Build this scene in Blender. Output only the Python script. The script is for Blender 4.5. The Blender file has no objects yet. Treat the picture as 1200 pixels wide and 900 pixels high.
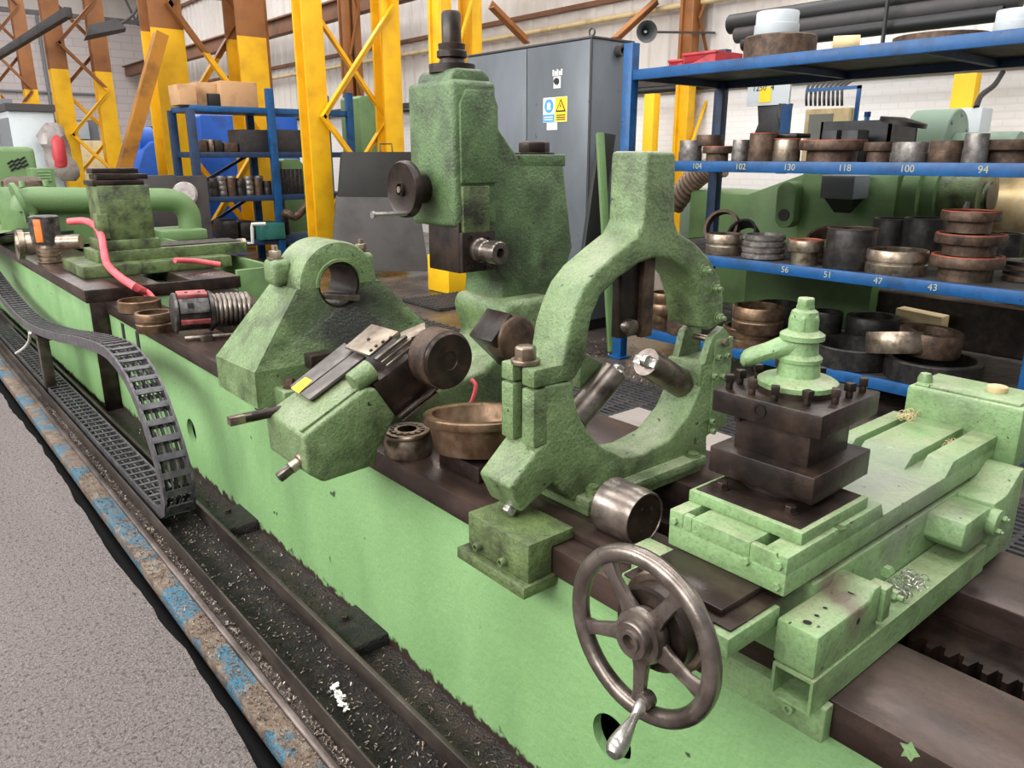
import bpy, bmesh, math, random
from mathutils import Vector, Matrix
random.seed(7)
R = math.radians
sc = bpy.context.scene
COL = sc.collection

# ---------------------------------------------------------------- camera
FPX = 905.0
CAM = Vector((-1.268, 0.0, 1.8))
YAW, PIT = R(39.9), R(16.48)
cd = bpy.data.cameras.new('camera'); cam = bpy.data.objects.new('camera', cd); COL.objects.link(cam)
cam.location = CAM; cam.rotation_euler = (math.pi/2-PIT, 0, -YAW)
cd.sensor_width = 36; cd.lens = FPX/1200*36; cd.clip_start = .05; cd.clip_end = 200
sc.camera = cam

# ---------------------------------------------------------------- light
w = bpy.data.worlds.new('overcast_sky'); sc.world = w; w.use_nodes = True
bg = w.node_tree.nodes['Background']
bg.inputs[0].default_value = (1.0, 0.985, 0.96, 1); bg.inputs[1].default_value = 1.7
def area(name, loc, rot, sx, sy, power, col=(1, 1, 1)):
    l = bpy.data.lights.new(name, 'AREA'); l.shape = 'RECTANGLE'; l.size = sx; l.size_y = sy; l.energy = power; l.color = col
    o = bpy.data.objects.new(name, l); COL.objects.link(o); o.location = loc; o.rotation_euler = rot
    return o
# daylight falling through the long roof lights
area('window_light_lamp', (-8.7, 5, 6.2), (0, R(-66), 0), 3.6, 20, 2500)   # high window band in the left wall
area('roof_light_lamp', (-3.0, 4, 8.4), (0, 0, 0), 2.0, 16, 900)
area('roof_light_lamp', (1.6, 5, 8.4), (0, 0, 0), 1.6, 18, 560)
area('roof_light_lamp', (6.5, 8, 8.4), (0, 0, 0), 2.2, 26, 1500)
area('roof_light_lamp', (3.0, 26, 8.4), (0, 0, 0), 8, 14, 1700)
sc.view_settings.view_transform = 'Standard'; sc.view_settings.look = 'None'
sc.view_settings.gamma = 1; sc.view_settings.use_curve_mapping = False
sc.view_settings.exposure = -0.15

# ---------------------------------------------------------------- pixel -> point helpers
FW = Vector((math.sin(YAW)*math.cos(PIT), math.cos(YAW)*math.cos(PIT), -math.sin(PIT)))
RI = Vector((math.cos(YAW), -math.sin(YAW), 0)); UP = RI.cross(FW)
def ray(px, py): return FW + RI*((px-600)/FPX) - UP*((py-450)/FPX)
def P(px, py, x=None, y=None, z=None, d=None):
    r = ray(px, py)
    if x is not None: t = (x-CAM.x)/r.x
    elif y is not None: t = (y-CAM.y)/r.y
    elif z is not None: t = (z-CAM.z)/r.z
    else: t = d
    return CAM + r*t
def depth(p): return (Vector(p)-CAM).dot(FW)
V = Vector

# ---------------------------------------------------------------- materials
def lin(c):
    return tuple((v/12.92 if v <= .04045 else ((v+.055)/1.055)**2.4) for v in [k/255 for k in c])
MATS = {}
def mat(name, col, dark=None, light=None, rough=.5, metal=0., ns=4., lo=.5, hi=.7, bump=0., bs=40., fine=0., stretch=None, chips=None, spec=.5, bdist=.03, settle=None, foot=None, patch=None, spots=()):
    """col: main sRGB; dark: stain colour over noise; light: second patch colour; chips: colour of small paint chips"""
    m = bpy.data.materials.new(name); m.use_nodes = True; nt = m.node_tree; N = nt.nodes; L = nt.links
    b = N['Principled BSDF']; b.inputs['Roughness'].default_value = rough; b.inputs['Metallic'].default_value = metal
    b.inputs['Specular IOR Level'].default_value = spec
    g = N.new('ShaderNodeNewGeometry'); pos = g.outputs['Position']
    if stretch:
        mp = N.new('ShaderNodeMapping'); mp.inputs['Scale'].default_value = stretch; L.new(pos, mp.inputs[0]); pos2 = mp.outputs[0]
    else: pos2 = pos
    cur = None
    rgb = N.new('ShaderNodeRGB'); rgb.outputs[0].default_value = (*lin(col), 1); cur = rgb.outputs[0]
    def noise(scale, detail=6, p=pos2, rgh=.6):
        n = N.new('ShaderNodeTexNoise'); n.inputs['Scale'].default_value = scale; n.inputs['Detail'].default_value = detail
        n.inputs['Roughness'].default_value = rgh; L.new(p, n.inputs['Vector']); return n.outputs[0]
    def ramp(src, a, bb):
        r = N.new('ShaderNodeMapRange'); r.inputs[1].default_value = a; r.inputs[2].default_value = bb; L.new(src, r.inputs[0]); return r.outputs[0]
    def mix(fac, a, c):
        mx = N.new('ShaderNodeMix'); mx.data_type = 'RGBA'; L.new(fac, mx.inputs[0]); L.new(a, mx.inputs[6])
        mx.inputs[7].default_value = (*lin(c), 1); return mx.outputs[2]
    if light: cur = mix(ramp(noise(ns*1.7, 4), .42, .66), cur, light)
    if dark: cur = mix(ramp(noise(ns), lo, hi), cur, dark)
    def mul(a, k):
        q = N.new('ShaderNodeMath'); q.operation = 'MULTIPLY'; L.new(a, q.inputs[0])
        if isinstance(k, (int, float)): q.inputs[1].default_value = k
        else: L.new(k, q.inputs[1])
        return q.outputs[0]
    if patch:
        pc, pscale, plo, phi = patch; cur = mix(mul(ramp(noise(pscale, 3, pos), plo, phi), ramp(noise(70, 4, pos), .38, .52)), cur, pc)
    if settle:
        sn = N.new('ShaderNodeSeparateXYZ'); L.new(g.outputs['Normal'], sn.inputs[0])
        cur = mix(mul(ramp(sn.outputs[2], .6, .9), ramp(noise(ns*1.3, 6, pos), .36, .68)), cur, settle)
    if fine and dark: cur = mix(mul(ramp(noise(bs*2.2, 4, pos), .50, .50+.20/fine), .75), cur, dark)
    if foot:
        sp_ = N.new('ShaderNodeSeparateXYZ'); L.new(g.outputs['Position'], sp_.inputs[0]); ad = N.new('ShaderNodeMath'); ad.operation = 'ADD'
        L.new(mul(noise(18, 5, pos), -.14), ad.inputs[0]); L.new(sp_.outputs[2], ad.inputs[1]); cur = mix(ramp(ad.outputs[0], -.030, -.046), cur, foot)
    for (sc_, r0_, r1_, scol_) in spots:      # oil stains: (centre, full radius, end radius, colour)
        vm = N.new('ShaderNodeVectorMath'); vm.operation = 'DISTANCE'; vm.inputs[1].default_value = sc_; L.new(pos, vm.inputs[0])
        ad = N.new('ShaderNodeMath'); ad.operation = 'MULTIPLY_ADD'; ad.inputs[1].default_value = .28; L.new(noise(9, 6, pos), ad.inputs[0]); L.new(vm.outputs['Value'], ad.inputs[2])
        cur = mix(ramp(ad.outputs[0], r1_+.14, r0_+.14), cur, scol_)
    if chips: cur = mix(ramp(noise(ns*6, 2, pos), .715, .73), cur, chips)
    L.new(cur, b.inputs['Base Color'])
    if dark:
        r2 = N.new('ShaderNodeMapRange'); r2.inputs[3].default_value = max(.05, rough-.12); r2.inputs[4].default_value = min(1, rough+.18)
        L.new(noise(ns*2.3, 4), r2.inputs[0]); L.new(r2.outputs[0], b.inputs['Roughness'])
    if bump:
        bp = N.new('ShaderNodeBump'); bp.inputs['Strength'].default_value = bump; bp.inputs['Distance'].default_value = bdist
        L.new(noise(bs, 5, pos), bp.inputs['Height']); L.new(bp.outputs[0], b.inputs['Normal'])
    MATS[name] = m; return m
mat('green_bed', (122, 160, 104), (98, 130, 84), (130, 168, 112), rough=.45, ns=1.6, lo=.5, hi=.82, bump=.3, bs=40, fine=.4, bdist=.012, chips=(54, 70, 46), stretch=(1, 1, .45), foot=(48, 37, 30))
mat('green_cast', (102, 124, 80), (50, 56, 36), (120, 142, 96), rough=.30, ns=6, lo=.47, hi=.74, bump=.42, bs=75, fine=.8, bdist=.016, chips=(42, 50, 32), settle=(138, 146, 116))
mat('green_oily', (70, 84, 62), (34, 36, 29), (96, 110, 84), rough=.22, ns=5, lo=.44, hi=.7, bump=.5, bs=75, fine=.8, bdist=.016)
mat('green_bracket', (102, 124, 80), (50, 56, 36), (120, 142, 96), rough=.26, ns=6, lo=.47, hi=.74, bump=.42, bs=75, fine=.8, bdist=.016, chips=(42, 50, 32), spots=(((.36, 3.0, 1.10), .10, .34, (46, 46, 42)),))
mat('green_head', (86, 112, 70), (44, 50, 34), (98, 124, 80), rough=.36, ns=6, lo=.46, hi=.75, bump=.42, bs=80, fine=.9, bdist=.016, chips=(42, 48, 34), spots=(((.66, 2.38, 1.42), .02, .20, (34, 36, 28)),))
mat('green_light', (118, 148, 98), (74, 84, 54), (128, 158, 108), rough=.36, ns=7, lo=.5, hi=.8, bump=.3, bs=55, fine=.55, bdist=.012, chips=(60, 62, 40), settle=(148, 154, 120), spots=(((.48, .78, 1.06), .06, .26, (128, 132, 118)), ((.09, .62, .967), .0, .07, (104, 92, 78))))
mat('green_machine', (98, 126, 78), (68, 90, 56), None, rough=.45, ns=2, lo=.48, hi=.78, bump=.3, bs=40, fine=.3, bdist=.01)
mat('green_pale', (118, 138, 120), (94, 114, 98), None, rough=.5, ns=2)
mat('green_dirty', (88, 104, 62), (38, 40, 28), (104, 122, 74), rough=.36, ns=8, lo=.45, hi=.68, bump=.4, bs=70, fine=.8, bdist=.015)
mat('oily_steel', (62, 48, 42), (36, 28, 25), (88, 72, 64), rough=.28, metal=.5, ns=5, lo=.45, hi=.75, bump=.08, bs=60, fine=.4, stretch=(1, .35, 1), bdist=.006)
mat('black_steel', (42, 32, 27), (20, 16, 14), (66, 51, 43), rough=.32, metal=.4, ns=9, lo=.45, hi=.72, bump=.15, bs=70, fine=.4, bdist=.006)
mat('strip_steel', (104, 98, 94), (70, 63, 59), (124, 118, 114), rough=.36, metal=.7, ns=9, lo=.5, hi=.72)
mat('worn_steel', (112, 102, 94), (62, 52, 46), (142, 132, 124), rough=.28, metal=.85, ns=9, lo=.5, hi=.72, bump=.06, bs=70, bdist=.01)
mat('bright_steel', (186, 182, 176), (120, 112, 104), None, rough=.26, metal=.9, ns=10, lo=.5, hi=.8, bump=.03, bs=80)
mat('bearing_steel', (150, 134, 116), (90, 72, 58), (170, 158, 142), rough=.30, metal=.85, ns=12, lo=.48, hi=.7, bump=.04, bs=80)
mat('bronze_steel', (118, 92, 70), (70, 54, 42), (144, 120, 98), rough=.34, metal=.8, ns=10, lo=.48, hi=.7, bump=.05, bs=80)
mat('rust_brown', (82, 64, 52), (48, 38, 32), (108, 86, 70), rough=.5, metal=.45, ns=12, lo=.45, hi=.7, bump=.3, bs=90, bdist=.006)
mat('red_rim', (170, 84, 62), (120, 62, 48), None, rough=.6, metal=.1, ns=12)
mat('grey_ring', (124, 118, 114), (84, 76, 72), (150, 146, 140), rough=.4, metal=.7, ns=14, lo=.45, hi=.7)
mat('black_ring', (44, 41, 40), (26, 24, 24), (64, 60, 57), rough=.42, metal=.5, ns=10)
mat('black_plastic', (44, 43, 46), (66, 62, 60), None, rough=.5, ns=8, lo=.5, hi=.75)
mat('chain_plastic', (66, 63, 66), (42, 39, 41), (88, 84, 87), rough=.40, ns=12, lo=.5, hi=.75)
mat('cable_black', (24, 24, 25), rough=.5)
mat('cable_grey', (96, 92, 88), rough=.5)
mat('cable_white', (190, 188, 180), rough=.5)
mat('yellow_plain', (236, 184, 18), (190, 136, 20), None, rough=.5, ns=3, lo=.58, hi=.85)
mat('blue_paint', (8, 72, 124), (10, 42, 72), (12, 82, 138), rough=.42, ns=5, lo=.5, hi=.75, chips=(32, 36, 40))
mat('rack_blue_dark', (22, 50, 84), (22, 30, 44), None, rough=.5, ns=5, lo=.45, hi=.7)  # darker blue for some rack posts, edges and decks
mat('shelf_deck', (58, 54, 52), (34, 32, 32), (84, 78, 72), rough=.6, metal=.3, ns=6)
mat('blue_bright', (22, 88, 186), (16, 60, 130), None, rough=.45, ns=2)
mat('cabinet_grey', (98, 104, 110), (78, 82, 86), (106, 112, 118), rough=.4, metal=.1, ns=1.2, lo=.45, hi=.8, bump=.05, bs=12, stretch=(1, 1, .4), bdist=.01, chips=(74, 78, 80))
mat('cabinet_edge', (62, 58, 58), rough=.5)
mat('white_paint', (222, 222, 220), (170, 168, 164), None, rough=.6, ns=2, lo=.5, hi=.85, bump=.06, bs=10)
mat('brick_white', (214, 208, 204), (188, 178, 172), (226, 222, 220), rough=.75, ns=1.5, lo=.52, hi=.8, bump=.2, bs=16)
mat('mortar', (176, 168, 164), (150, 142, 138), None, rough=.85, ns=3)
mat('sheet_white', (212, 206, 200), (178, 166, 154), None, rough=.55, ns=.9, lo=.5, hi=.85, stretch=(1, 1, .3))
mat('steel_primer', (150, 96, 48), (112, 68, 40), None, rough=.6, ns=3)
mat('strut_amber', (168, 112, 26), (124, 80, 24), None, rough=.55, ns=3)
mat('beam_brown', (124, 84, 58), (90, 64, 50), None, rough=.6, ns=2)
mat('dark_steelwork', (62, 58, 58), (40, 38, 40), None, rough=.6, ns=3)
mat('concrete', (144, 130, 127), (88, 76, 74), (182, 170, 167), rough=.5, ns=62, lo=.52, hi=.66, bump=1.0, bs=120, fine=.5, bdist=.05)
mat('dirty_floor', (80, 70, 65), (40, 35, 32), (102, 92, 86), rough=.26, ns=1.4, lo=.42, hi=.66, bump=.3, bs=50, fine=.5, bdist=.012)
mat('oily_dirt', (42, 36, 32), (18, 16, 15), (66, 57, 50), rough=.42, ns=14, lo=.42, hi=.66, bump=1.0, bs=110, fine=.8, bdist=.04)
mat('wet_grime', (48, 36, 30), (22, 17, 15), (70, 56, 48), rough=.3, ns=10, lo=.42, hi=.66, bump=.8, bs=90, fine=.7, bdist=.02)
mat('swarf', (120, 106, 94), (66, 56, 50), (172, 160, 148), rough=.4, metal=.6, ns=30)
mat('pit_black', (18, 17, 17), rough=.9)  # near black: shade inside the trench, slots and holes put into colour
mat('strip_rust', (128, 108, 92), (82, 60, 48), (150, 136, 120), rough=.55, ns=12, lo=.45, hi=.7, bump=.8, bs=90, fine=.7, patch=((58, 118, 144), 3.2, .5, .56))
mat('strip_blue', (66, 144, 178), (80, 110, 118), (90, 160, 190), rough=.6, ns=20, lo=.45, hi=.75, bump=.4, bs=90)
mat('rail_steel', (92, 80, 74), (52, 43, 39), (118, 106, 100), rough=.38, metal=.6, ns=7, lo=.45, hi=.7, bump=.2, bs=60, bdist=.01, stretch=(1, .4, 1))
mat('tray_steel', (66, 57, 51), (38, 32, 29), (92, 82, 75), rough=.40, metal=.5, ns=5, lo=.45, hi=.7, bump=.2, bs=60, bdist=.01, stretch=(1, .4, 1))
mat('rubber', (42, 40, 41), (66, 62, 60), None, rough=.6, ns=9, lo=.5, hi=.75)
mat('board_dark', (22, 22, 19), (14, 14, 12), None, rough=.6, ns=2)
mat('board_grey', (72, 70, 69), (58, 56, 55), None, rough=.6, ns=2, bump=.03, bs=40)
mat('hose_red', (226, 92, 100), (190, 70, 80), None, rough=.4, ns=9)
mat('pad_red', (150, 70, 70), (110, 52, 54), (176, 98, 96), rough=.5, ns=14)
mat('drum_steel', (72, 69, 68), (44, 41, 40), (110, 106, 103), rough=.35, metal=.7, ns=12)
mat('red_paint', (178, 46, 52), (130, 40, 44), None, rough=.45, ns=7)
mat('orange_paint', (214, 120, 44), (160, 80, 36), None, rough=.5, ns=12)
mat('cardboard', (190, 150, 110), (160, 122, 88), None, rough=.8, ns=4)
mat('wood_pale', (206, 184, 140), (170, 146, 106), None, rough=.7, ns=4)
mat('gold_steel', (206, 178, 130), (168, 132, 86), (226, 206, 166), rough=.35, metal=.5, ns=4, lo=.5, hi=.75)
mat('duct_brown', (122, 100, 82), (92, 74, 60), None, rough=.5, ns=9)
mat('plastic_clear', (140, 130, 126), (98, 76, 74), None, rough=.3, ns=8)
mat('horn_grey', (62, 64, 64), rough=.5); mat('sign_white', (232, 230, 222), rough=.5); mat('sign_yellow', (246, 200, 30), rough=.5); mat('sign_blue', (70, 150, 200), rough=.5)
mat('sign_black', (22, 22, 22), rough=.5); mat('chalk', (160, 158, 130), rough=.8); mat('screen_grey', (120, 120, 108), rough=.3)
mat('light_grey', (186, 192, 194), (160, 166, 168), None, rough=.5, ns=2); mat('mid_grey', (120, 124, 128), rough=.5)
mat('teal_plastic', (44, 110, 100), (30, 80, 76), None, rough=.5, ns=6)
mat('amber_plank', (150, 140, 132), (126, 116, 110), None, rough=.6, ns=5, bump=.05, bs=50)

def yellow_column(zt):
    """yellow paint up to height zt, brown primer above (two-tone coat)"""
    name = 'column_paint_%d' % round(zt*100)
    if name in MATS: return MATS[name]
    m = bpy.data.materials.new(name); m.use_nodes = True; nt = m.node_tree; N = nt.nodes; L = nt.links; b = N['Principled BSDF']
    b.inputs['Roughness'].default_value = .5
    g = N.new('ShaderNodeNewGeometry'); sx = N.new('ShaderNodeSeparateXYZ'); L.new(g.outputs['Position'], sx.inputs[0])
    n = N.new('ShaderNodeTexNoise'); n.inputs['Scale'].default_value = 3.5; n.inputs['Detail'].default_value = 5; L.new(g.outputs['Position'], n.inputs[0])
    mr = N.new('ShaderNodeMapRange'); mr.inputs[1].default_value = .45; mr.inputs[2].default_value = .8; L.new(n.outputs[0], mr.inputs[0])
    def two(a, c):
        mx = N.new('ShaderNodeMix'); mx.data_type = 'RGBA'; L.new(mr.outputs[0], mx.inputs[0])
        mx.inputs[6].default_value = (*lin(a), 1); mx.inputs[7].default_value = (*lin(c), 1); return mx.outputs[2]
    ya = two((232, 178, 16), (206, 150, 16)); br = two((140, 88, 42), (112, 68, 38))
    gt = N.new('ShaderNodeMath'); gt.operation = 'GREATER_THAN'; gt.inputs[1].default_value = zt; L.new(sx.outputs[2], gt.inputs[0])
    mx = N.new('ShaderNodeMix'); mx.data_type = 'RGBA'; L.new(gt.outputs[0], mx.inputs[0]); L.new(ya, mx.inputs[6]); L.new(br, mx.inputs[7])
    L.new(mx.outputs[2], b.inputs['Base Color']); MATS[name] = m; return m

# ---------------------------------------------------------------- mesh helpers
ORG = {}
def B(): return bmesh.new()
def box(bm, x0, x1, y0, y1, z0, z1, M=None):
    vs = [bm.verts.new((x, y, z)) for x in (x0, x1) for y in (y0, y1) for z in (z0, z1)]
    for f in ((0, 1, 3, 2), (4, 6, 7, 5), (0, 4, 5, 1), (2, 3, 7, 6), (0, 2, 6, 4), (1, 5, 7, 3)):
        bm.faces.new([vs[i] for i in f])
    if M is not None:
        for v in vs: v.co = M @ v.co
    return bm
def prism(bm, pts, vec):
    vec = V(vec); a = [bm.verts.new(p) for p in pts]; b = [bm.verts.new(V(p)+vec) for p in pts]; n = len(a)
    bm.faces.new(a); bm.faces.new(list(reversed(b)))
    for i in range(n): bm.faces.new([a[i], b[i], b[(i+1) % n], a[(i+1) % n]])
    return bm
def hull(bm, pts):
    vs = [bm.verts.new(p) for p in pts]
    r = bmesh.ops.convex_hull(bm, input=vs)
    bmesh.ops.delete(bm, geom=[e for e in set(r['geom_interior']+r['geom_unused']) if isinstance(e, bmesh.types.BMVert)], context='VERTS')
    return bm
def loft(bm, loops, caps=True):
    L = [[bm.verts.new(p) for p in lp] for lp in loops]; n = len(L[0])
    for a, b in zip(L, L[1:]):
        for i in range(n): bm.faces.new([a[i], a[(i+1) % n], b[(i+1) % n], b[i]])
    if caps: bm.faces.new(list(reversed(L[0]))); bm.faces.new(L[-1])
    return bm
def frame(o, axis):
    """matrix whose local Z runs along axis, at o"""
    z = V(axis).normalized(); t = V((0, 0, 1)) if abs(z.z) < .9 else V((1, 0, 0))
    x = t.cross(z).normalized(); y = z.cross(x)
    return Matrix(((x.x, y.x, z.x, o[0]), (x.y, y.y, z.y, o[1]), (x.z, y.z, z.z, o[2]), (0, 0, 0, 1)))
def lathe(bm, prof, M, seg=32, closed=False, a0=0., a1=2*math.pi):
    """profile (r, h) turned about local Z; closed joins last point to first (hollow ring)"""
    full = abs(a1-a0) > 6.28; n = seg if full else seg+1; rings = []
    for r, h in prof:
        if r < 1e-6 and full: rings.append([bm.verts.new(M @ V((0, 0, h)))])
        else: rings.append([bm.verts.new(M @ V((r*math.cos(a0+(a1-a0)*i/seg), r*math.sin(a0+(a1-a0)*i/seg), h))) for i in range(n)])
    pairs = list(zip(rings, rings[1:])) + ([(rings[-1], rings[0])] if closed else [])
    for a, b in pairs:
        for i in range(seg if full else seg):
            j = (i+1) % n
            if len(a) == 1 and len(b) == 1: continue
            if len(a) == 1: bm.faces.new([a[0], b[j], b[i]])
            elif len(b) == 1: bm.faces.new([a[i], a[j], b[0]])
            else: bm.faces.new([a[i], a[j], b[j], b[i]])
    if not full and closed:
        bm.faces.new([r[0] for r in rings]); bm.faces.new([r[-1] for r in reversed(rings)])
    if not closed and full:
        for rg, rev in ((rings[0], True), (rings[-1], False)):
            if len(rg) > 1: bm.faces.new(list(reversed(rg)) if rev else rg)
    return bm
def cyl(bm, p0, p1, r0, r1=None, seg=20):
    p0, p1 = V(p0), V(p1); r1 = r0 if r1 is None else r1
    return lathe(bm, [(r0, 0), (r1, (p1-p0).length)], frame(p0, p1-p0), seg)
def bar(bm, p0, p1, w, h, upv=(0, 0, 1)):
    """rectangular bar between two points, w sideways, h along upv"""
    p0, p1 = V(p0), V(p1); d = (p1-p0).normalized(); s = d.cross(V(upv)); s = s.normalized() if s.length > 1e-5 else V((1, 0, 0)); u = s.cross(d)
    lp = [[p+s*a*w/2+u*b*h/2 for a, b in ((-1, -1), (1, -1), (1, 1), (-1, 1))] for p in (p0, p1)]
    return loft(bm, lp)
def angle(bm, p0, p1, w, t, upv=(0, 0, 1), flip=1):
    """L-section bar"""
    p0, p1 = V(p0), V(p1); d = (p1-p0).normalized(); s = d.cross(V(upv)).normalized()*flip; u = V(upv) - d*V(upv).dot(d); u.normalize()
    sec = ((0, 0), (w, 0), (w, t), (t, t), (t, w), (0, w))
    return loft(bm, [[p+s*a+u*b for a, b in sec] for p in (p0, p1)])
def smooth_pts(pts, n=6):
    pts = [V(p) for p in pts]; out = []
    for i in range(len(pts)-1):
        p0, p1, p2, p3 = pts[max(i-1, 0)], pts[i], pts[i+1], pts[min(i+2, len(pts)-1)]
        for k in range(n):
            t = k/n
            out.append(.5*((2*p1)+(-p0+p2)*t+(2*p0-5*p1+4*p2-p3)*t*t+(-p0+3*p1-3*p2+p3)*t**3))
    return out+[pts[-1]]
def tube(bm, pts, r, seg=10, sm=6, radii=None):
    if sm: pts = smooth_pts(pts, sm)
    pts = [V(p) for p in pts]; loops = []; prev = None
    for i, p in enumerate(pts):
        d = (pts[min(i+1, len(pts)-1)]-pts[max(i-1, 0)]).normalized()
        if prev is None: s = d.cross(V((0, 0, 1)) if abs(d.z) < .9 else V((1, 0, 0))).normalized()
        else: s = (prev - d*prev.dot(d)).normalized()
        prev = s; u = s.cross(d); rr = r if radii is None else radii[0]+(radii[1]-radii[0])*i/(len(pts)-1)
        loops.append([p+(s*math.cos(2*math.pi*k/seg)+u*math.sin(2*math.pi*k/seg))*rr for k in range(seg)])
    return loft(bm, loops)
def hexbolt(bm, p, n, r, h, washer=0, stub=0):
    n = V(n).normalized(); p = V(p)
    if washer: cyl(bm, p, p+n*washer, r*1.35, seg=16); p = p+n*washer
    lathe(bm, [(r, 0), (r, h*.85), (r*.86, h)], frame(p, n), 6)
    if stub: cyl(bm, p+n*h, p+n*(h+stub), r*.5, seg=10)
    return bm
def sockbolt(bm, p, n, r, h):
    n = V(n).normalized()
    return lathe(bm, [(0, 0), (r, 0), (r, h*.9), (r*.9, h), (r*.55, h), (r*.5, h*.45), (0, h*.45)], frame(p, n), 14)
def plate(bm, outer, holes, vec):
    """flat plate from 3D loop with holes cut through, thickness vec"""
    edges = []
    def ring(pts):
        vs = [bm.verts.new(p) for p in pts]
        edges.extend(bm.edges.new((vs[i], vs[(i+1) % len(vs)])) for i in range(len(vs)))
    ring(outer)
    for h in holes: ring(h)
    r = bmesh.ops.triangle_fill(bm, use_beauty=True, edges=edges)
    fs = [g for g in r['geom'] if isinstance(g, bmesh.types.BMFace)]
    e = bmesh.ops.extrude_face_region(bm, geom=fs)
    for v in e['geom']:
        if isinstance(v, bmesh.types.BMVert): v.co += V(vec)
    return bm
def mk(name, bm, m, parent=None, bev=0., seg=2, sharp=38, org=None):
    bmesh.ops.remove_doubles(bm, verts=bm.verts, dist=1e-5)
    bmesh.ops.recalc_face_normals(bm, faces=bm.faces)
    if bev:
        es = [e for e in bm.edges if len(e.link_faces) == 2 and e.calc_face_angle(0) > R(28)]
        bmesh.ops.bevel(bm, geom=es, offset=bev, segments=seg, affect='EDGES', profile=.5, clamp_overlap=True)
    if parent is not None: o3 = ORG[parent.name]
    elif org is not None: o3 = V(org)
    else:
        xs = [v.co.x for v in bm.verts]; ys = [v.co.y for v in bm.verts]; zs = [v.co.z for v in bm.verts]
        o3 = V(((min(xs)+max(xs))/2, (min(ys)+max(ys))/2, min(zs)))
    for v in bm.verts: v.co -= o3
    me = bpy.data.meshes.new(name); bm.to_mesh(me); bm.free()
    me.materials.append(MATS[m] if isinstance(m, str) else m)
    me.polygons.foreach_set('use_smooth', [True]*len(me.polygons)); me.set_sharp_from_angle(angle=R(sharp)); me.update()
    o = bpy.data.objects.new(name, me); COL.objects.link(o)
    if parent is not None: o.parent = parent
    else: o.location = o3
    ORG[o.name] = o3
    return o
def tag(o, label=None, cat=None, group=None, kind=None):
    if label: o['label'] = label
    if cat: o['category'] = cat
    if group: o['group'] = group
    if kind: o['kind'] = kind
    return o
def thing(name, loc, label, cat, group=None):
    o = bpy.data.objects.new(name, None); COL.objects.link(o); o.location = V(loc); o.empty_display_size = .1; ORG[o.name] = V(loc)
    return tag(o, label, cat, group)
def struct(name, bm, m, parent=None, bev=0.):
    o = mk(name, bm, m, parent, bev)
    if parent is None: o['kind'] = 'structure'
    return o
def text(body, size, M, name, parent, m, thick=.0006):
    cu = bpy.data.curves.new('t', 'FONT'); cu.body = body; cu.size = size; cu.align_x = 'CENTER'; cu.align_y = 'CENTER'; cu.extrude = thick
    to = bpy.data.objects.new('t', cu); me = bpy.data.meshes.new_from_object(to); bpy.data.objects.remove(to)
    bm = B(); bm.from_mesh(me); bpy.data.meshes.remove(me); bpy.data.curves.remove(cu)
    for v in bm.verts: v.co = M @ v.co
    return mk(name, bm, m, parent)
def circ(c, r, u, v, n=28): return [V(c)+V(u)*r*math.cos(2*math.pi*i/n)+V(v)*r*math.sin(2*math.pi*i/n) for i in range(n)]
X, Y, Zv = V((1, 0, 0)), V((0, 1, 0)), V((0, 0, 1))

# ================================================================ SETTING: floors, walls, roof
bm = B(); box(bm, -9, -.635, -4, 40, -.25, 0)
# slightly ragged slab edge
fl = struct('floor', bm, 'concrete')
bm = B(); box(bm, -.66, -.40, -4, 40, -.32, -.22); o = struct('floor_trench', bm, 'pit_black')
bm = B(); box(bm, -.43, 9.6, -4, 40, -.25, -.004); o = struct('floor_shop', bm, 'dirty_floor')
# ragged concrete lip along the trench
bm = B(); ys = [-.5+.09*i for i in range(95)]
rnd = random.Random(3)
offs = [0]*len(ys); cur = 0
for i in range(len(ys)):
    cur = .7*cur+rnd.uniform(-.008, .008); offs[i] = -.622+cur+.012*math.sin(i*.21)
pts = [V((-.78, ys[0], -.1))]+[V((offs[i], ys[i], -.1)) for i in range(len(ys))]+[V((-.78, ys[-1], -.1))]
prism(bm, pts, (0, 0, .1015)); struct('floor_edge', bm, 'concrete')

bm = B(); box(bm, -.156, .013, -1.2, 6.0, -.004, .001); struct('floor_grime', bm, 'wet_grime')  # thin strip of dark wet grime laid along the bed foot
# rusty steel edge plate with blue paint remains, and the rail beside it
ep = thing('floor_edge_plate', (-.5, 3, 0), 'rusty steel edge plate with blue paint remains beside the concrete floor', 'steel plate')
bm = B(); box(bm, -.548, -.462, -.6, 12, -.05, .006); mk('plate_strip', bm, 'strip_rust', ep, .003)
bm = B(); prism(bm, [V((-.462+a, -.6, b)) for a, b in ((0, -.03), (.03, -.03), (.03, .012), (.024, .02), (.008, .02), (0, .012))], (0, 12.6, 0))
mk('edge_rail', bm, 'rail_steel', ep, .003)

# cable tray: long steel channel that carries the drag chain
tr = thing('cable_tray', (-.27, 3, 0), 'long oily steel channel beside the bed holding the drag chain', 'cable tray')
bm = B(); box(bm, -.386, -.160, -.6, 11, 0, .012); mk('tray_floor', bm, 'oily_dirt', tr)
bm = B(); box(bm, -.392, -.384, -.6, 11, 0, .082); mk('tray_side', bm, 'tray_steel', tr, .002)
bm = B(); box(bm, -.176, -.156, -.6, 11, 0, .075); mk('tray_side', bm, 'tray_steel', tr, .004)
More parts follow.
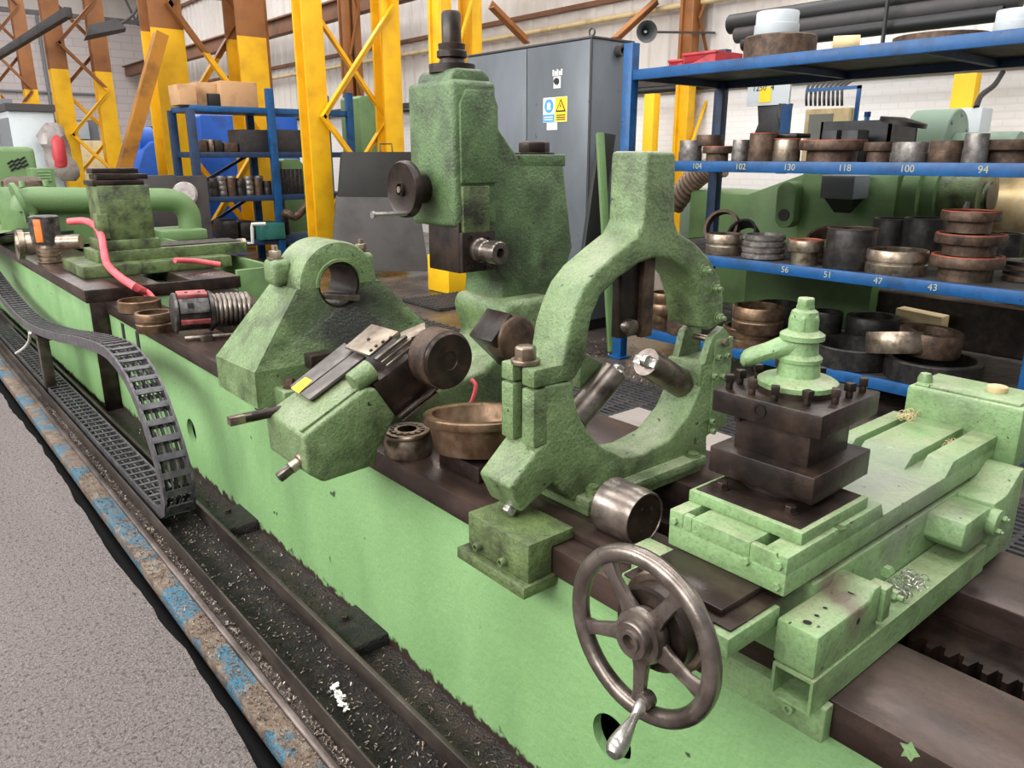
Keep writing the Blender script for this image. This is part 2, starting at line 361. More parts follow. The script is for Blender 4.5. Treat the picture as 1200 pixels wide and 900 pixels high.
# swarf chips: uncountable small turnings
def chips(name, n, xr, yr, z, s, m, label, seed, flat=False):
    rr = random.Random(seed); bm = B()
    for _ in range(n):
        x, y = rr.uniform(*xr), yr[0]+(yr[1]-yr[0])*rr.random()**1.4; a = rr.uniform(0, 6.28); l = s*rr.uniform(.5, 1.8); wd = s*rr.uniform(.2, .5)
        M = Matrix.Translation((x, y, z)) @ Matrix.Rotation(a, 4, 'Z') @ Matrix.Rotation(rr.uniform(-.9, .9), 4, 'Y')
        vs = [bm.verts.new(M @ V(p)) for p in ((-l, -wd, .001), (l, -wd, .002), (l*.8, wd, .004), (-l*.9, wd, 0))]; t = [bm.verts.new(v.co+V((0, 0, .0025))) for v in vs]
        bm.faces.new(vs); bm.faces.new(t[::-1])
        for i in range(4): bm.faces.new([vs[i], t[i], t[(i+1) % 4], vs[(i+1) % 4]])
    o = mk(name, bm, m); tag(o, label, 'metal swarf', kind='stuff'); return o
chips('swarf_chips', 900, (-.375, -.185), (1.3, 4.2), .014, .0045, 'swarf', 'fine metal swarf scattered inside the cable tray', 1)
chips('swarf_chips', 1500, (-.425, -.395), (1.3, 6.5), .002, .005, 'swarf', 'metal swarf packed between the rail and the cable tray', 2)
chips('swarf_chips', 700, (-.15, -.01), (1.2, 5.5), .0, .005, 'swarf', 'oily swarf on the ground along the foot of the green bed', 3)
chips('swarf_chips', 900, (-.545, -.465), (1.6, 5), .007, .0035, 'swarf', 'brown swarf grit on the rusty edge plate', 5)
bm = B(); p0 = P(392, 800, z=.03)
rr = random.Random(4); q = V((p0.x, p0.y, .03))
for i in range(30):
    t = i/29; c = V((p0.x+.0-.035*t+.0, p0.y-.13*t, .016)); s = rr.uniform(.006, .012)
    M = Matrix.Translation(c+V((rr.uniform(-.01, .01), rr.uniform(-.012, .012), rr.uniform(0, .012)))) @ Matrix.Rotation(rr.uniform(0, 6), 4, 'Z') @ Matrix.Rotation(rr.uniform(-1, 1), 4, 'X')
    box(bm, -s, s, -s*.4, s*.4, 0, .004, M)
tag(mk('swarf_curl', bm, 'sign_white'), 'clump of pale curled turnings lying in the cable tray', 'metal swarf', kind='stuff')

# ================================================================ NEAR BED
bed = thing('lathe_bed', (.45, 2.4, 0), 'long light green lathe bed with dark oily slideways, on the shop floor', 'lathe bed')
Y0, Y1 = -1.3, 6.03
hc = P(713, 868, x=0); hc2 = P(222, 506, x=0)
bm = B()
plate(bm, [V((.012, Y0, 0)), V((.012, Y1, 0)), V((.012, Y1, .72)), V((.012, Y0, .72))],
      [circ((.012, hc.y, hc.z), .068, Y, Zv), circ((.012, hc2.y, hc2.z), .075, Y, Zv)], (.03, 0, 0))
mk('front_wall', bm, 'green_bed', bed)
bm = B(); box(bm, .602, .90, Y0, Y1, 0, .715); mk('rear_wall', bm, 'green_bed', bed, .005)
bm = B(); box(bm, .16, .60, Y0, Y1, .0, .58); mk('bed_web', bm, 'oily_dirt', bed)  # dark grime colour also stands in for shade behind the wall holes
bm = B(); box(bm, .042, .20, Y1-.05, Y1, .0, .72); mk('end_wall', bm, 'green_bed', bed)
bm = B(); box(bm, 0, .284, Y0, Y1, .718, .80); mk('slideway', bm, 'oily_steel', bed, .004)
bm = B(); box(bm, .60, .905, Y0, Y1, .718, .80); mk('slideway', bm, 'oily_steel', bed, .004)
bm = B(); box(bm, .50, .60, Y0, 2.0, .58, .70)
mk('rack_bar', bm, 'black_steel', bed)
bm = B(); box(bm, .588, .602, Y0, Y1, .3, .719); mk('inner_wall', bm, 'black_steel', bed)
for i in range(22):
    y = -.05+i*.040
    bm = B(); prism(bm, [V((.50, y, .60)), V((.462, y+.009, .60)), V((.462, y+.021, .60)), V((.50, y+.030, .60))], (0, 0, .105)); mk('rack_tooth', bm, 'black_steel', bed)
bm = B(); c = V((.03, 5.6, 0)); 
for (a, b_) in ((161, 176), (196, 204)):
    pass
for py in (P(160, 400, x=0).y, P(143, 390, x=0).y):
    bm = B(); box(bm, .006, .014, py-.03, py+.03, .3, .70); mk('groove', bm, 'pit_black', bed)  # raised black strip, a groove's shade put into colour
# foot lugs with bolt
for (px, py) in ((410, 735), (272, 605)):
    c = P(px, py, z=.05)
    bm = B(); box(bm, -.148, .02, c.y-.13, c.y+.13, 0, .05); lug = mk('foot_lug', bm, 'oily_dirt', bed, .008)
    bm = B(); hexbolt(bm, (-.07, c.y+.06, .05), Zv, .014, .014, .003); mk('bolt', bm, 'black_steel', lug)
    bm = B(); cyl(bm, (-.09, c.y-.06, .049), (-.09, c.y-.06, .0512), .016); mk('bolt_hole', bm, 'pit_black', lug)
# white paint chip spot / bits lying on the way
bm = B(); c = P(1066, 880, x=-.0005); prism(bm, [V((-.0008, c.y+a*.018, c.z+b*.02)) for a, b in ((-1, 0), (-.5, -.4), (-.3, -1), (.2, -.7), (.7, -1), (.5, -.2), (1, .3), (.3, .5), (0, 1), (-.4, .5))], (.001, 0, 0)); mk('paint_splash', bm, 'green_light', bed)

# ================================================================ CARRIAGE (saddle, cross slide) nearest
car = thing('cross_slide_carriage', (.4, .75, .8), 'light green lathe carriage with cross slide and big steel handwheel', 'lathe carriage')
def bxp(name, m, parent, x0, x1, y0, y1, z0, z1, bev=.004): 
    bm = B(); box(bm, x0, x1, y0, y1, z0, z1); return mk(name, bm, m, parent, bev)
# square tube along the near side
bm = B(); outer = [V((-.078, y, z)) for y, z in ((.565, .804), (.648, .804), (.648, .876), (.565, .876))]; inner = [V((-.078, y, z)) for y, z in ((.571, .810), (.642, .810), (.642, .870), (.571, .870))]
plate(bm, outer, [inner], (.815, 0, 0)); st = mk('square_tube', bm, 'green_light', car, 0)
bm = B(); box(bm, .25, .26, .572, .641, .811, .869); mk('tube_dark_plate', bm, 'pit_black', st)  # black plate across the bore, standing in for the tube's dark depth
# saddle under the slide
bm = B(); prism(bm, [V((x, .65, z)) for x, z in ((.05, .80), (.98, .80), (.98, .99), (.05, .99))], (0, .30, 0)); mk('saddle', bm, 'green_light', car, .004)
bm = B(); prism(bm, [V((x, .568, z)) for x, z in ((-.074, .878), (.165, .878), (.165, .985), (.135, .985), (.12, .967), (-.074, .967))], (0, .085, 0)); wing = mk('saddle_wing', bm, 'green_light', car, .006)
for (px, py, r) in ((946, 730, .012), (967, 713, .0065), (957, 722, .007), (998, 695, .011)):
    c = P(px, py, z=.967); bm = B(); lathe(bm, [(r*.7, -.004), (r*.7, .0012), (r, .0012), (r, -.004)], Matrix.Translation(c), 16, True)
    mk('hole_rim', bm, 'green_light', wing); bm = B(); cyl(bm, c-Zv*.004, c+Zv*.0008, r*.72, seg=14); mk('drilled_hole', bm, 'pit_black', wing)
c = P(1006, 728, y=.5675); bm = B(); cyl(bm, c, c+Y*.004, .007); mk('drilled_hole', bm, 'pit_black', wing)
bxp('wing_pad', 'green_light', car, .165, .20, .560, .60, .90, .975)
bm = B(); hexbolt(bm, (.235, .585, .93), -Y, .014, .016, .006, .012); hexbolt(bm, (.25, .60, .965), X, .012, .02); mk('clamp_bolt', bm, 'green_light', car)
# rear wing
bm = B(); prism(bm, [V((x, .565, z)) for x, z in ((.56, .93), (.60, .90), (.74, .90), (.74, .975), (.70, .985), (.57, .985))], (0, .10, 0))
rw = mk('saddle_wing', bm, 'green_light', car, .006)
bm = B(); prism(bm, [V((x, .565, z)) for x, z in ((.74, .81), (.93, .81), (.93, 1.03), (.90, 1.03), (.82, .985), (.74, .985))], (0, .10, 0)); mk('saddle_wing', bm, 'green_light', car, .008)
bm = B(); lathe(bm, [(0, 0), (.034, 0), (.034, .022), (0, .022)], frame((.725, .566, .945), -Y), 24); hexbolt(bm, (.712, .544, .93), -Y, .008, .01, 0, .006); hexbolt(bm, (.74, .544, .955), -Y, .008, .01, 0, .006); mk('end_cap', bm, 'green_light', car, .002)
# clamp plate under front lip
bm = B(); box(bm, -.035, -.004, .555, 1.02, .722, .80); cp_ = mk('clamp_plate', bm, 'green_light', car, .004)
bm = B(); sockbolt(bm, (-.035, .625, .765), -X, .011, .012); mk('socket_bolt', bm, 'green_light', cp_)
# guide ways of the saddle pointing to the handwheel
bm = B(); prism(bm, [V((x, .655, z)) for x, z in ((-.225, .945), (-.06, .945), (-.06, .985), (-.225, .985))], (0, .06, 0)); mk('guide_side', bm, 'green_light', car, .003); bm = B(); prism(bm, [V((x, .86, z)) for x, z in ((-.20, .94), (-.06, .94), (-.06, .985), (-.20, .985))], (0, .07, 0)); mk('guide_side', bm, 'green_light', car, .003)
bxp('guide_way', 'oily_steel', car, -.205, .0, .665, .92, .985, .9905, .002)
bxp('guide_way', 'oily_steel', car, -.185, .0, .70, .90, .9905, 1.006, .003)
# cross slide
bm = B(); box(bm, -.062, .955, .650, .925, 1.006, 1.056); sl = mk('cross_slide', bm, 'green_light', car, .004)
def strip(x0, x1, y0, y1, z1=1.088, slope0=0, slope1=0):
    bm = B(); prism(bm, [V((x0, y0, 1.05)), V((x1, y0, 1.05)), V((x1-slope1, y0, z1)), V((x0+slope0, y0, z1))], (0, y1-y0, 0)); return mk('slide_strip', bm, 'green_light', sl, .003)
strip(-.062, .325, .650, .705, slope1=.02); strip(-.062, .04, .73, .868); strip(-.062, .32, .89, .925); strip(-.062, -.045, .70, .73); strip(-.062, -.045, .868, .89)
strip(.04, .3, .70, .895, 1.075, 0, .02)
strip(.63, .955, .650, .712, slope0=.045); strip(.60, .955, .735, .86, slope0=.05); strip(.60, .955, .882, .925, slope0=.05)
for (px, py) in ((791, 610), (875, 657), (917, 664), (914, 688)):
    c = P(px, py, x=-.062); bm = B(); hexbolt(bm, (-.062, min(max(c.y, .665), .91), min(c.z, 1.07)), -X, .0085, .008); mk('screw', bm, 'green_light', sl)
c = P(985, 618, z=1.088); bm = B(); cyl(bm, c-Zv*.002, c+Zv*.0008, .011); mk('drilled_hole', bm, 'green_dirty', sl)
# swivel base under the tool post
bm = B(); prism(bm, [V((.0, .66, 1.088)), V((.0, .925, 1.088)), V((.26, .925, 1.088)), V((.26, .66, 1.088))], (0, 0, .026)); mk('swivel_base', bm, 'green_light', car, .003)
bm = B(); box(bm, .012, .25, .672, .915, 1.10, 1.116); mk('swivel_dark_sheet', bm, 'black_steel', car)  # flat sheet on the base, a dark recess imitated by colour
for (px, py) in ((845, 568), (925, 596)):
    c = P(px, py, z=1.125); bm = B(); hexbolt(bm, (c.x+.005, c.y, 1.116), Zv, .012, .012, .003); mk('bolt', bm, 'black_steel', car)
# rear block with screw cap
bm = B(); prism(bm, [V((x, .60, z)) for x, z in ((.955, 1.0), (1.14, 1.0), (1.14, 1.172), (.955, 1.172))], (0, .30, 0)); rb = mk('rear_block', bm, 'green_light', car, .012)
bm = B(); box(bm, .97, 1.125, .615, .885, 1.170, 1.180); mk('block_lid', bm, 'green_light', rb, .005)
c = P(1075, 447, z=1.18); bm = B(); lathe(bm, [(0, 0), (.02, 0), (.02, .012), (.014, .026), (0, .03)], Matrix.Translation((1.0, .87, 1.178)), 18); mk('oil_cap', bm, 'green_light', rb)
bm = B(); cyl(bm, (1.05, .70, 1.178), (1.05, .70, 1.196), .026); mk('oil_cap', bm, 'wood_pale', rb, .003)
# handwheel
wc = V((-.305, .785, .962)); rim_r = .155
bm = B()
def torus(bm, c, axis, Rr, r, seg=56, sec=14, squash=1):
    return lathe(bm, [(Rr+r*math.cos(2*math.pi*k/sec), r*squash*math.sin(2*math.pi*k/sec)) for k in range(sec)], frame(c, axis), seg, True)
torus(bm, wc, X, rim_r, .0175)
hwh = mk('handwheel', bm, 'worn_steel', car)
bm = B(); lathe(bm, [(0, .02), (.05, .02), (.055, .0), (.05, -.012), (.038, -.014), (.037, -.026), (.034, -.03), (.022, -.03), (.021, -.034), (.014, -.034), (.013, -.02), (0, -.02)], frame(wc, X), 36); mk('hub', bm, 'worn_steel', hwh)
for a in (54, 126, 198, 270, 342):
    ca, sa = math.cos(R(a-2)), math.sin(R(a-2)); d = V((0, ca, sa)); s = V((0, -sa, ca))
    bm = B(); loft(bm, [[wc+d*r+s*w_*k1+X*(ox+t_*k2) for k1, k2 in ((-1, -1), (1, -1), (1, 1), (-1, 1))] for r, w_, t_, ox in ((.035, .024, .009, .004), (.07, .0155, .008, .003), (.115, .0135, .007, .0), (.150, .019, .008, .0))]); mk('spoke', bm, 'worn_steel', hwh, .005)
bm = B(); lathe(bm, [(.05, 0), (.078, 0), (.083, .006), (.083, .05), (.05, .05)], frame(wc+X*.022, X), 48, True); mk('dial_ring', bm, 'black_steel', hwh)
bm = B(); lathe(bm, [(.06, 0), (.095, 0), (.099, .005), (.099, .022), (.06, .022)], frame(wc+X*.06, X), 48, True); mk('dial_ring', bm, 'bearing_steel', hwh)
bm = B(); cyl(bm, wc+X*.0, wc+X*.12, .045, seg=28); mk('screw_shaft', bm, 'black_steel', hwh)
bxp('bearing_bracket', 'oily_steel', hwh, -.225, -.19, .70, .88, .885, .99)
hb = wc+V((0, -.02, -.152)); hb = P(754, 822, x=-.318); htip = P(725, 872, x=-.405)
bm = B(); lathe(bm, [(0, 0), (.011, 0), (.012, .02), (.0085, .03), (.009, .045), (.016, .075), (.019, .095), (.0185, .108), (.012, .118), (0, .121)], frame(hb, htip-hb), 22); mk('crank_handle', bm, 'bright_steel', hwh)
bm = B(); cyl(bm, hb+X*.02, hb-X*.006, .017); mk('handle_boss', bm, 'worn_steel', hwh, .003)

for i, (a, b_) in enumerate((((1146, 799), (1175, 780)), ((1171, 809), (1206, 795)))):
    bm = B(); bar(bm, P(*a, z=.60)+Zv*.006, P(*b_, z=.60)+Zv*.02, .018, .012); tag(mk('steel_key', bm, 'bright_steel', None, .001), ('small bright steel key lying in the gap before the rack teeth', 'second bright steel key lying in the gap closer to the bed end')[i], 'steel key')
# swarf lying on the carriage
def curls(name, spots, m, label):
    bm = B(); rr = random.Random(11)
    for c, n, s in spots:
        for _ in range(n):
            a = rr.uniform(0, 6.28); r_ = rr.uniform(.004, .009)*s; p = V(c)+V((rr.uniform(-.04, .04)*s, rr.uniform(-.02, .02)*s, 0)); ax = V((math.cos(a), math.sin(a), 0)); sd = V((-math.sin(a), math.cos(a), 0))
            tube(bm, [p+ax*(k*.0022)+sd*r_*math.cos(k*.9)+Zv*(r_*(1+math.sin(k*.9))) for k in range(14)], .0009, 4, 0)
    tag(mk(name, bm, m), label, 'metal swarf', kind='stuff')
curls('swarf_curl', [((.93, .87, 1.09), 16, 1.1), ((.86, .72, 1.058), 16, 1.2)], 'wood_pale', 'pale curled turnings at the rear of the cross slide')
curls('swarf_curl', [((.36, .60, .885), 22, 1.3)], 'bright_steel', 'bright spiral turnings beneath the cross slide')

# ================================================================ FOUR-WAY TOOL POST
TC = V((.205, .818, 0)); TM = Matrix.Translation(TC) @ Matrix.Rotation(R(1.5), 4, 'Z')
tp = thing('tool_post', (TC.x, TC.y, 1.116), 'dark oily four-way tool post with green clamp lever', 'tool post')
bm = B(); lathe(bm, [(0, 1.116), (.105, 1.116), (.105, 1.132), (0, 1.132)], TM, 40); mk('base_disc', bm, 'black_steel', tp)
bm = B(); box(bm, -.122, .122, -.122, .122, 1.132, 1.192, TM); mk('lower_block', bm, 'black_steel', tp, .004)
bm = B(); box(bm, -.086, .086, -.086, .086, 1.19, 1.275, TM); mk('core_block', bm, 'black_steel', tp, .003)
bm = B(); box(bm, -.124, .124, -.124, .124, 1.272, 1.322, TM); ub = mk('upper_block', bm, 'black_steel', tp, .004)
bm = B(); lathe(bm, [(.010, 0), (.015, 0), (.015, .002), (.010, .002)], frame(TM @ V((-.1245, .01, 1.30)), -X), 22, True); mk('stamp_ring', bm, 'black_steel', ub)
for (a, b_) in ((-.10, .10), (-.10, .045), (-.105, -.01), (-.085, -.07), (-.03, -.10), (.03, -.10), (.09, -.1), (.1, .0), (.1, .1), (.02, .105), (-.05, .105)):
    if (a, b_) in ((-.03, -.10),): pass
    bm = B(); cyl(bm, TM @ V((a, b_, 1.322)), TM @ V((a, b_, 1.336)), .0075, seg=12); M = TM @ Matrix.Translation((a, b_, 1.336)) @ Matrix.Rotation(a*40, 4, 'Z'); box(bm, -.0085, .0085, -.0085, .0085, 0, .018, M); mk('tool_screw', bm, 'black_steel', tp, .001)
for (a, b_) in ((-.095, .075), (.10, -.09), (-.05, -.095)):
    bm = B(); cyl(bm, TM @ V((a, b_, 1.255)), TM @ V((a, b_, 1.272)), .008, seg=12); mk('tool_screw', bm, 'black_steel', tp)
bm = B(); lathe(bm, [(0, 1.322), (.083, 1.322), (.083, 1.334), (0, 1.334)], TM, 40); mk('cap_ring', bm, 'black_steel', tp)
bm = B(); lathe(bm, [(0, 1.333), (.082, 1.333), (.082, 1.344), (.074, 1.349), (.048, 1.353), (.044, 1.356), (.041, 1.385), (.044, 1.387), (.045, 1.395), (.040, 1.40), (.036, 1.403), (.034, 1.43), (.045, 1.434), (.045, 1.444), (.037, 1.449), (.030, 1.453), (.030, 1.475), (.026, 1.492), (.018, 1.497), (.018, 1.503), (0, 1.503)], TM, 40); hub = mk('lever_hub', bm, 'green_light', tp)
bm = B(); hexbolt(bm, TM @ V((0, 0, 1.455)), Zv, .032, .032); hexbolt(bm, TM @ V((0, 0, 1.50)), Zv, .019, .020); mk('hub_nut', bm, 'green_light', hub, .002)
le = P(872, 420, z=1.385); ld = V((le.x-TC.x, le.y-TC.y, 0)); LL = ld.length; ld.normalize()
a = V((TC.x, TC.y, 1.425)); s = ld.cross(Zv).normalized()
bm = B(); loft(bm, [[a+ld*r+Zv*dz+s*w_*math.cos(t)+Zv*h_*math.sin(t) for t in [2*math.pi*k/12 for k in range(12)]] for r, w_, h_, dz in ((.0, .034, .028, 0), (LL*.3, .029, .024, -.008), (LL*.65, .025, .020, -.024), (LL*.9, .026, .021, -.036), (LL, .023, .018, -.040), (LL+.007, .011, .009, -.042))]); mk('lever', bm, 'green_light', hub)

# ================================================================ RING STEADY REST
YS, TS = 1.45, .14
rs = thing('ring_steady_rest', (.45, 1.52, .8), 'green cast ring steady rest with upright neck, open round bore', 'steady rest')
def py_(pts, y): return [P(a, b, y=y) for a, b in pts]
up = [(760, 177), (793, 178), (792, 258), (796, 272), (815, 284), (832, 302), (845, 325), (849, 350), (848, 378), (832, 388), (823, 384), (819, 352), (812, 328), (800, 313), (786, 305), (768, 302), (750, 309), (725, 327), (705, 347), (695, 370), (691, 390), (689, 418), (674, 446), (640, 451), (654, 436), (661, 420), (667, 385), (675, 360), (685, 337), (700, 317), (725, 295), (747, 277), (755, 262)]
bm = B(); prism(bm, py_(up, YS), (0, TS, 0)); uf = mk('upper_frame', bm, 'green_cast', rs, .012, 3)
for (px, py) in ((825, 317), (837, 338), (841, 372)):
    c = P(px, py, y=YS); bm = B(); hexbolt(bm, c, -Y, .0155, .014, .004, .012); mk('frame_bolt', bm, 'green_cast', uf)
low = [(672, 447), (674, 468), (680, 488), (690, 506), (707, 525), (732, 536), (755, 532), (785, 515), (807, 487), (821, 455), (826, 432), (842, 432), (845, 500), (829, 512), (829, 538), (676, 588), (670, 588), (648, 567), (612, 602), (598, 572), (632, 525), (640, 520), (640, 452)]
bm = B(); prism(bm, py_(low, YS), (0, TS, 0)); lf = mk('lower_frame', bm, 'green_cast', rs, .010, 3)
# clamping lugs on the left with the swing bolt in the slot
xl = P(640, 452, y=YS).x
for (y0, y1) in ((YS+.001, YS+.052), (YS+.088, YS+TS-.001)):
    bm = B(); box(bm, xl-.012-.03, xl+.01, y0, y1, 1.045, 1.205); mk('clamp_lug', bm, 'green_cast', lf, .006)
    bm = B(); box(bm, xl-.012-.03, xl+.10, y0, y1, 1.212, 1.262); mk('clamp_lug', bm, 'green_cast', uf, .006)
bm = B(); box(bm, xl+.004, xl+.06, YS+.01, YS+TS-.01, 1.18, 1.26); mk('lug_web', bm, 'green_cast', uf, .006)
bm = B(); cyl(bm, (xl-.012, YS+.07, 1.09), (xl-.012, YS+.07, 1.27), .011); sb_ = mk('swing_bolt', bm, 'black_steel', rs)
bm = B(); hexbolt(bm, (xl-.012, YS+.07, 1.264), Zv, .030, .036, .012); mk('nut', bm, 'bearing_steel', sb_, .002)
# base flange on the ways
bm = B(); prism(bm, [V((x, YS-.05, z)) for x, z in ((.185, .826), (.735, .826), (.735, .858), (.185, .858))], (0, TS+.10, 0)); bf = mk('base_flange', bm, 'green_cast', rs, .006)
bxp('base_slide', 'green_cast', rs, .20, .73, YS-.035, YS+TS+.03, .80, .828)
bm = B(); lathe(bm, [(0, 0), (.024, 0), (.022, .018), (0, .018)], Matrix.Translation((.235, YS-.02, .856)), 20); hexbolt(bm, (.235, YS-.02, .872), Zv, .017, .014); mk('flange_bolt', bm, 'green_dirty', bf)
bm = B(); hexbolt(bm, (.70, YS-.02, .858), Zv, .02, .008, .003); mk('flange_bolt', bm, 'green_dirty', bf)
# plungers
def plunger(tip, root, rad, name='jaw_plunger'):
    tip, root = V(tip), V(root); d = (root-tip).normalized(); n = (root-tip).length
    bm = B(); lathe(bm, [(0, 0), (rad*.96, 0), (rad, .004), (rad, n)], frame(tip, d), 30); o = mk(name, bm, 'worn_steel' if name == 'jaw_plunger' else 'black_steel', rs)
    return o, d
ym = YS+.075
p1o, d1 = plunger(P(718, 437, y=ym), P(672, 492, y=ym), .044)
p2o, d2 = plunger(P(757, 424, y=ym), P(812, 458, y=ym), .047)
for po, tip, d in ((p1o, P(718, 437, y=ym), d1), (p2o, P(757, 424, y=ym), d2)):
    bm = B(); s = Y.cross(d); c = V(tip)-d*.006
    for k in (-1, 1): 
        M = frame(c, -d); 
    lathe(bm, [(0, -.002), (.020, -.002), (.020, .02), (0, .02)], frame(V(tip)-d*.012-Y*.018, Y), 18); box(bm, -.014, .014, -.044, .044, 0, .008, frame(V(tip), -d) @ Matrix.Rotation(R(90), 4, 'Z')); mk('roller_pad', bm, 'bright_steel', po, .001)
# sleeve boss around the near plunger on the bore
bm = B(); prism(bm, py_([(681, 411), (711, 428), (692, 450), (680, 456)], YS+.10), (0, .035, 0)); mk('plunger_boss', bm, 'green_cast', rs, .004)
# tilted jaw housing end: screw with square head
e = P(604, 588, y=YS+.06); dn = V((-.72, 0, -.69))
bm = B(); lathe(bm, [(0, 0), (.038, 0), (.038, .012), (.018, .014), (.018, .03), (0, .03)], frame(e+V((.012, 0, .012)), dn), 24); sc_ = mk('jaw_screw', bm, 'green_dirty', rs)
bm = B(); hexbolt(bm, e+dn*.016, dn, .022, .024); mk('screw_head', bm, 'bright_steel', sc_, .002)
# top jaw bar hanging in the bore
bm = B(); a = P(741, 300, y=1.53); b_ = P(741, 392, y=1.53); box(bm, a.x-.075, a.x+.045, 1.50, 1.535, b_.z+.005, a.z); tj = mk('top_jaw', bm, 'black_steel', rs, .003)
bm = B(); box(bm, a.x+.0, a.x+.048, 1.48, 1.501, b_.z, a.z); mk('jaw_bar', bm, 'rust_brown', tj, .003)
bm = B(); cyl(bm, (a.x-.05, 1.47, b_.z+.04), (a.x-.05, 1.51, b_.z+.04), .024); mk('jaw_roller', bm, 'worn_steel', tj, .003)
# hinge on the rear side
hx0, hx1 = P(822, 440, y=YS).x, P(851, 440, y=YS).x
hz0, hz1 = P(850, 500, y=YS).z, P(850, 396, y=YS).z
bxp('hinge_plate', 'green_cast', rs, hx0+.06, hx1+.02, YS-.004, YS+.03, hz0, hz1, .004)
bm = B(); prism(bm, [V((hx0+.01, YS, 1.15)), V((hx1, YS, 1.15)), V((hx1, YS, 1.235)), V((hx1-.035, YS, 1.265)), V((hx0+.045, YS, 1.235))], (0, .028, 0)); mk('hinge_lug', bm, 'green_cast', rs, .004)
bm = B(); prism(bm, [V((hx0+.01, YS+.11, 1.13)), V((hx1, YS+.11, 1.13)), V((hx1, YS+.11, 1.23)), V((hx1-.035, YS+.11, 1.27)), V((hx0+.045, YS+.11, 1.24))], (0, .028, 0)); mk('hinge_lug', bm, 'green_cast', rs, .004)
bxp('hinge_base', 'green_cast', rs, hx0-.0, hx1+.005, YS+.002, YS+TS, 1.08, 1.155, .004)
bm = B(); cyl(bm, (hx1-.04, YS-.02, 1.215), (hx1-.04, YS+.16, 1.215), .011); mk('hinge_pin', bm, 'bearing_steel', rs)
for (px, py) in ((849, 403), (841, 419), (851, 417), (836, 441), (846, 441), (833, 494), (834, 505)):
    c = P(px, py, y=YS-.004); bm = B(); sockbolt(bm, c, -Y, .010, .014); mk('plate_bolt', bm, 'green_cast', rs)
# front clamp block
ck = thing('clamp_block', (.0, 1.48, .7), 'small green clamp block bolted to the front way below the ring steady', 'clamp block')
bm = B(); box(bm, -.085, .075, 1.345, 1.60, .745, .835)
# cut: block sits over the way lip
bm.free(); bm = B(); prism(bm, [V((x, 1.345, z)) for x, z in ((-.088, .725), (-.004, .725), (-.004, .803), (.075, .803), (.075, .836), (-.088, .836))], (0, .26, 0)); cb = mk('block_body', bm, 'green_dirty', ck, .004)
bm = B(); box(bm, -.112, .035-.03, 1.335, 1.63, .690, .724); mk('lower_plate', bm, 'green_dirty', ck, .004)
for yy in (1.44, 1.55):
    bm = B(); sockbolt(bm, (-.088, yy, .752), -X, .0125, .02); mk('socket_bolt', bm, 'green_dirty', cb)
o = bxp('steel_strip', 'oily_steel', None, .075, .150, 1.21, 1.62, .800, .822, .002); tag(o, 'flat dark steel strip lying on the way in front of the ring steady', 'steel strip')
# dark round chuck body between carriage and steady
dc = thing('steel_drum', (.15, 1.27, .8), 'short dark steel drum lying on its side behind the handwheel', 'steel drum')
DX, DZ = .19, .8785
bm = B(); lathe(bm, [(0, 0), (.064, 0), (.066, .003), (.068, -.004), (.073, -.004), (.075, 0), (.075, .014), (.078, .018), (.078, .12), (.07, .125), (0, .125)], frame((DX, 1.20, DZ), Y), 48); mk('drum_body', bm, 'worn_steel', dc)
bm = B(); cyl(bm, (DX, 1.1985, DZ), (DX, 1.21, DZ), .065, seg=40); mk('drum_face', bm, 'black_steel', dc)
for a_ in range(5):
    t = R(40+72*a_); bm = B(); cyl(bm, (DX+.035*math.cos(t), 1.197, DZ+.035*math.sin(t)), (DX+.035*math.cos(t), 1.2, DZ+.035*math.sin(t)), .005, seg=10); mk('face_hole', bm, 'pit_black', dc)
o = bxp('packing_block', 'green_light', None, .05, .115, 1.03, 1.12, .80, .885, .006); tag(o, 'small green packing block on the way beside the dark steel drum', 'block')

# ================================================================ BEARINGS AND DISH ON THE WAYS
def ring_mesh(bm, r, h, rin, kind, M):
    if kind == 'plain': pr = [(rin, 0), (r*.97, 0), (r, h*.06), (r, h*.94), (r*.97, h), (rin, h)]
    elif kind == 'groove': pr = [(rin, 0), (r*.97, 0), (r, h*.05), (r, h*.42), (r*.965, h*.46), (r*.965, h*.54), (r, h*.58), (r, h*.95), (r*.97, h), (rin, h), (rin, h*.9), (rin*1.02, h*.85), (rin*1.02, h*.15), (rin, h*.1)]
    elif kind == 'multi':
        pr = [(rin, 0)]
        for i in range(4):
            a, b_ = i/4, (i+1)/4; pr += [(r*.93, h*(a+.01)), (r, h*(a+.06)), (r, h*(b_-.06)), (r*.93, h*(b_-.01))]
        pr += [(rin, h)]
    elif kind == 'flange': pr = [(rin, 0), (r*.74, 0), (r*.74, h*.55), (r*.98, h*.57), (r, h*.62), (r, h*.96), (r*.98, h), (rin, h)]
    elif kind == 'step': pr = [(rin, 0), (r*.98, 0), (r, h*.03), (r, h*.48), (r*.95, h*.50), (r*.95, h*.95), (r*.92, h), (rin, h)]
    return lathe(bm, pr, M, 40, True)
brg = thing('roller_bearing', (.085, 2.17, .8), 'small grey roller bearing standing on the front way beside the large dish', 'bearing')
c = Matrix.Translation((.075, 2.175, .80))
bm = B(); lathe(bm, [(.062, .0), (.080, 0), (.083, .004), (.083, .058), (.079, .064), (.079, .070), (.083, .075), (.083, .082), (.079, .087), (.062, .087)], c, 44, True); mk('outer_race', bm, 'bearing_steel', brg)
bm = B(); lathe(bm, [(.034, .004), (.044, .004), (.044, .090), (.034, .090)], c, 40, True); mk('inner_race', bm, 'bearing_steel', brg)
bm = B()
for i in range(14):
    t = 2*math.pi*i/14; cyl(bm, c @ V((.053*math.cos(t), .053*math.sin(t), .008)), c @ V((.053*math.cos(t), .053*math.sin(t), .091)), .0085, seg=10)
mk('rollers', bm, 'worn_steel', brg)
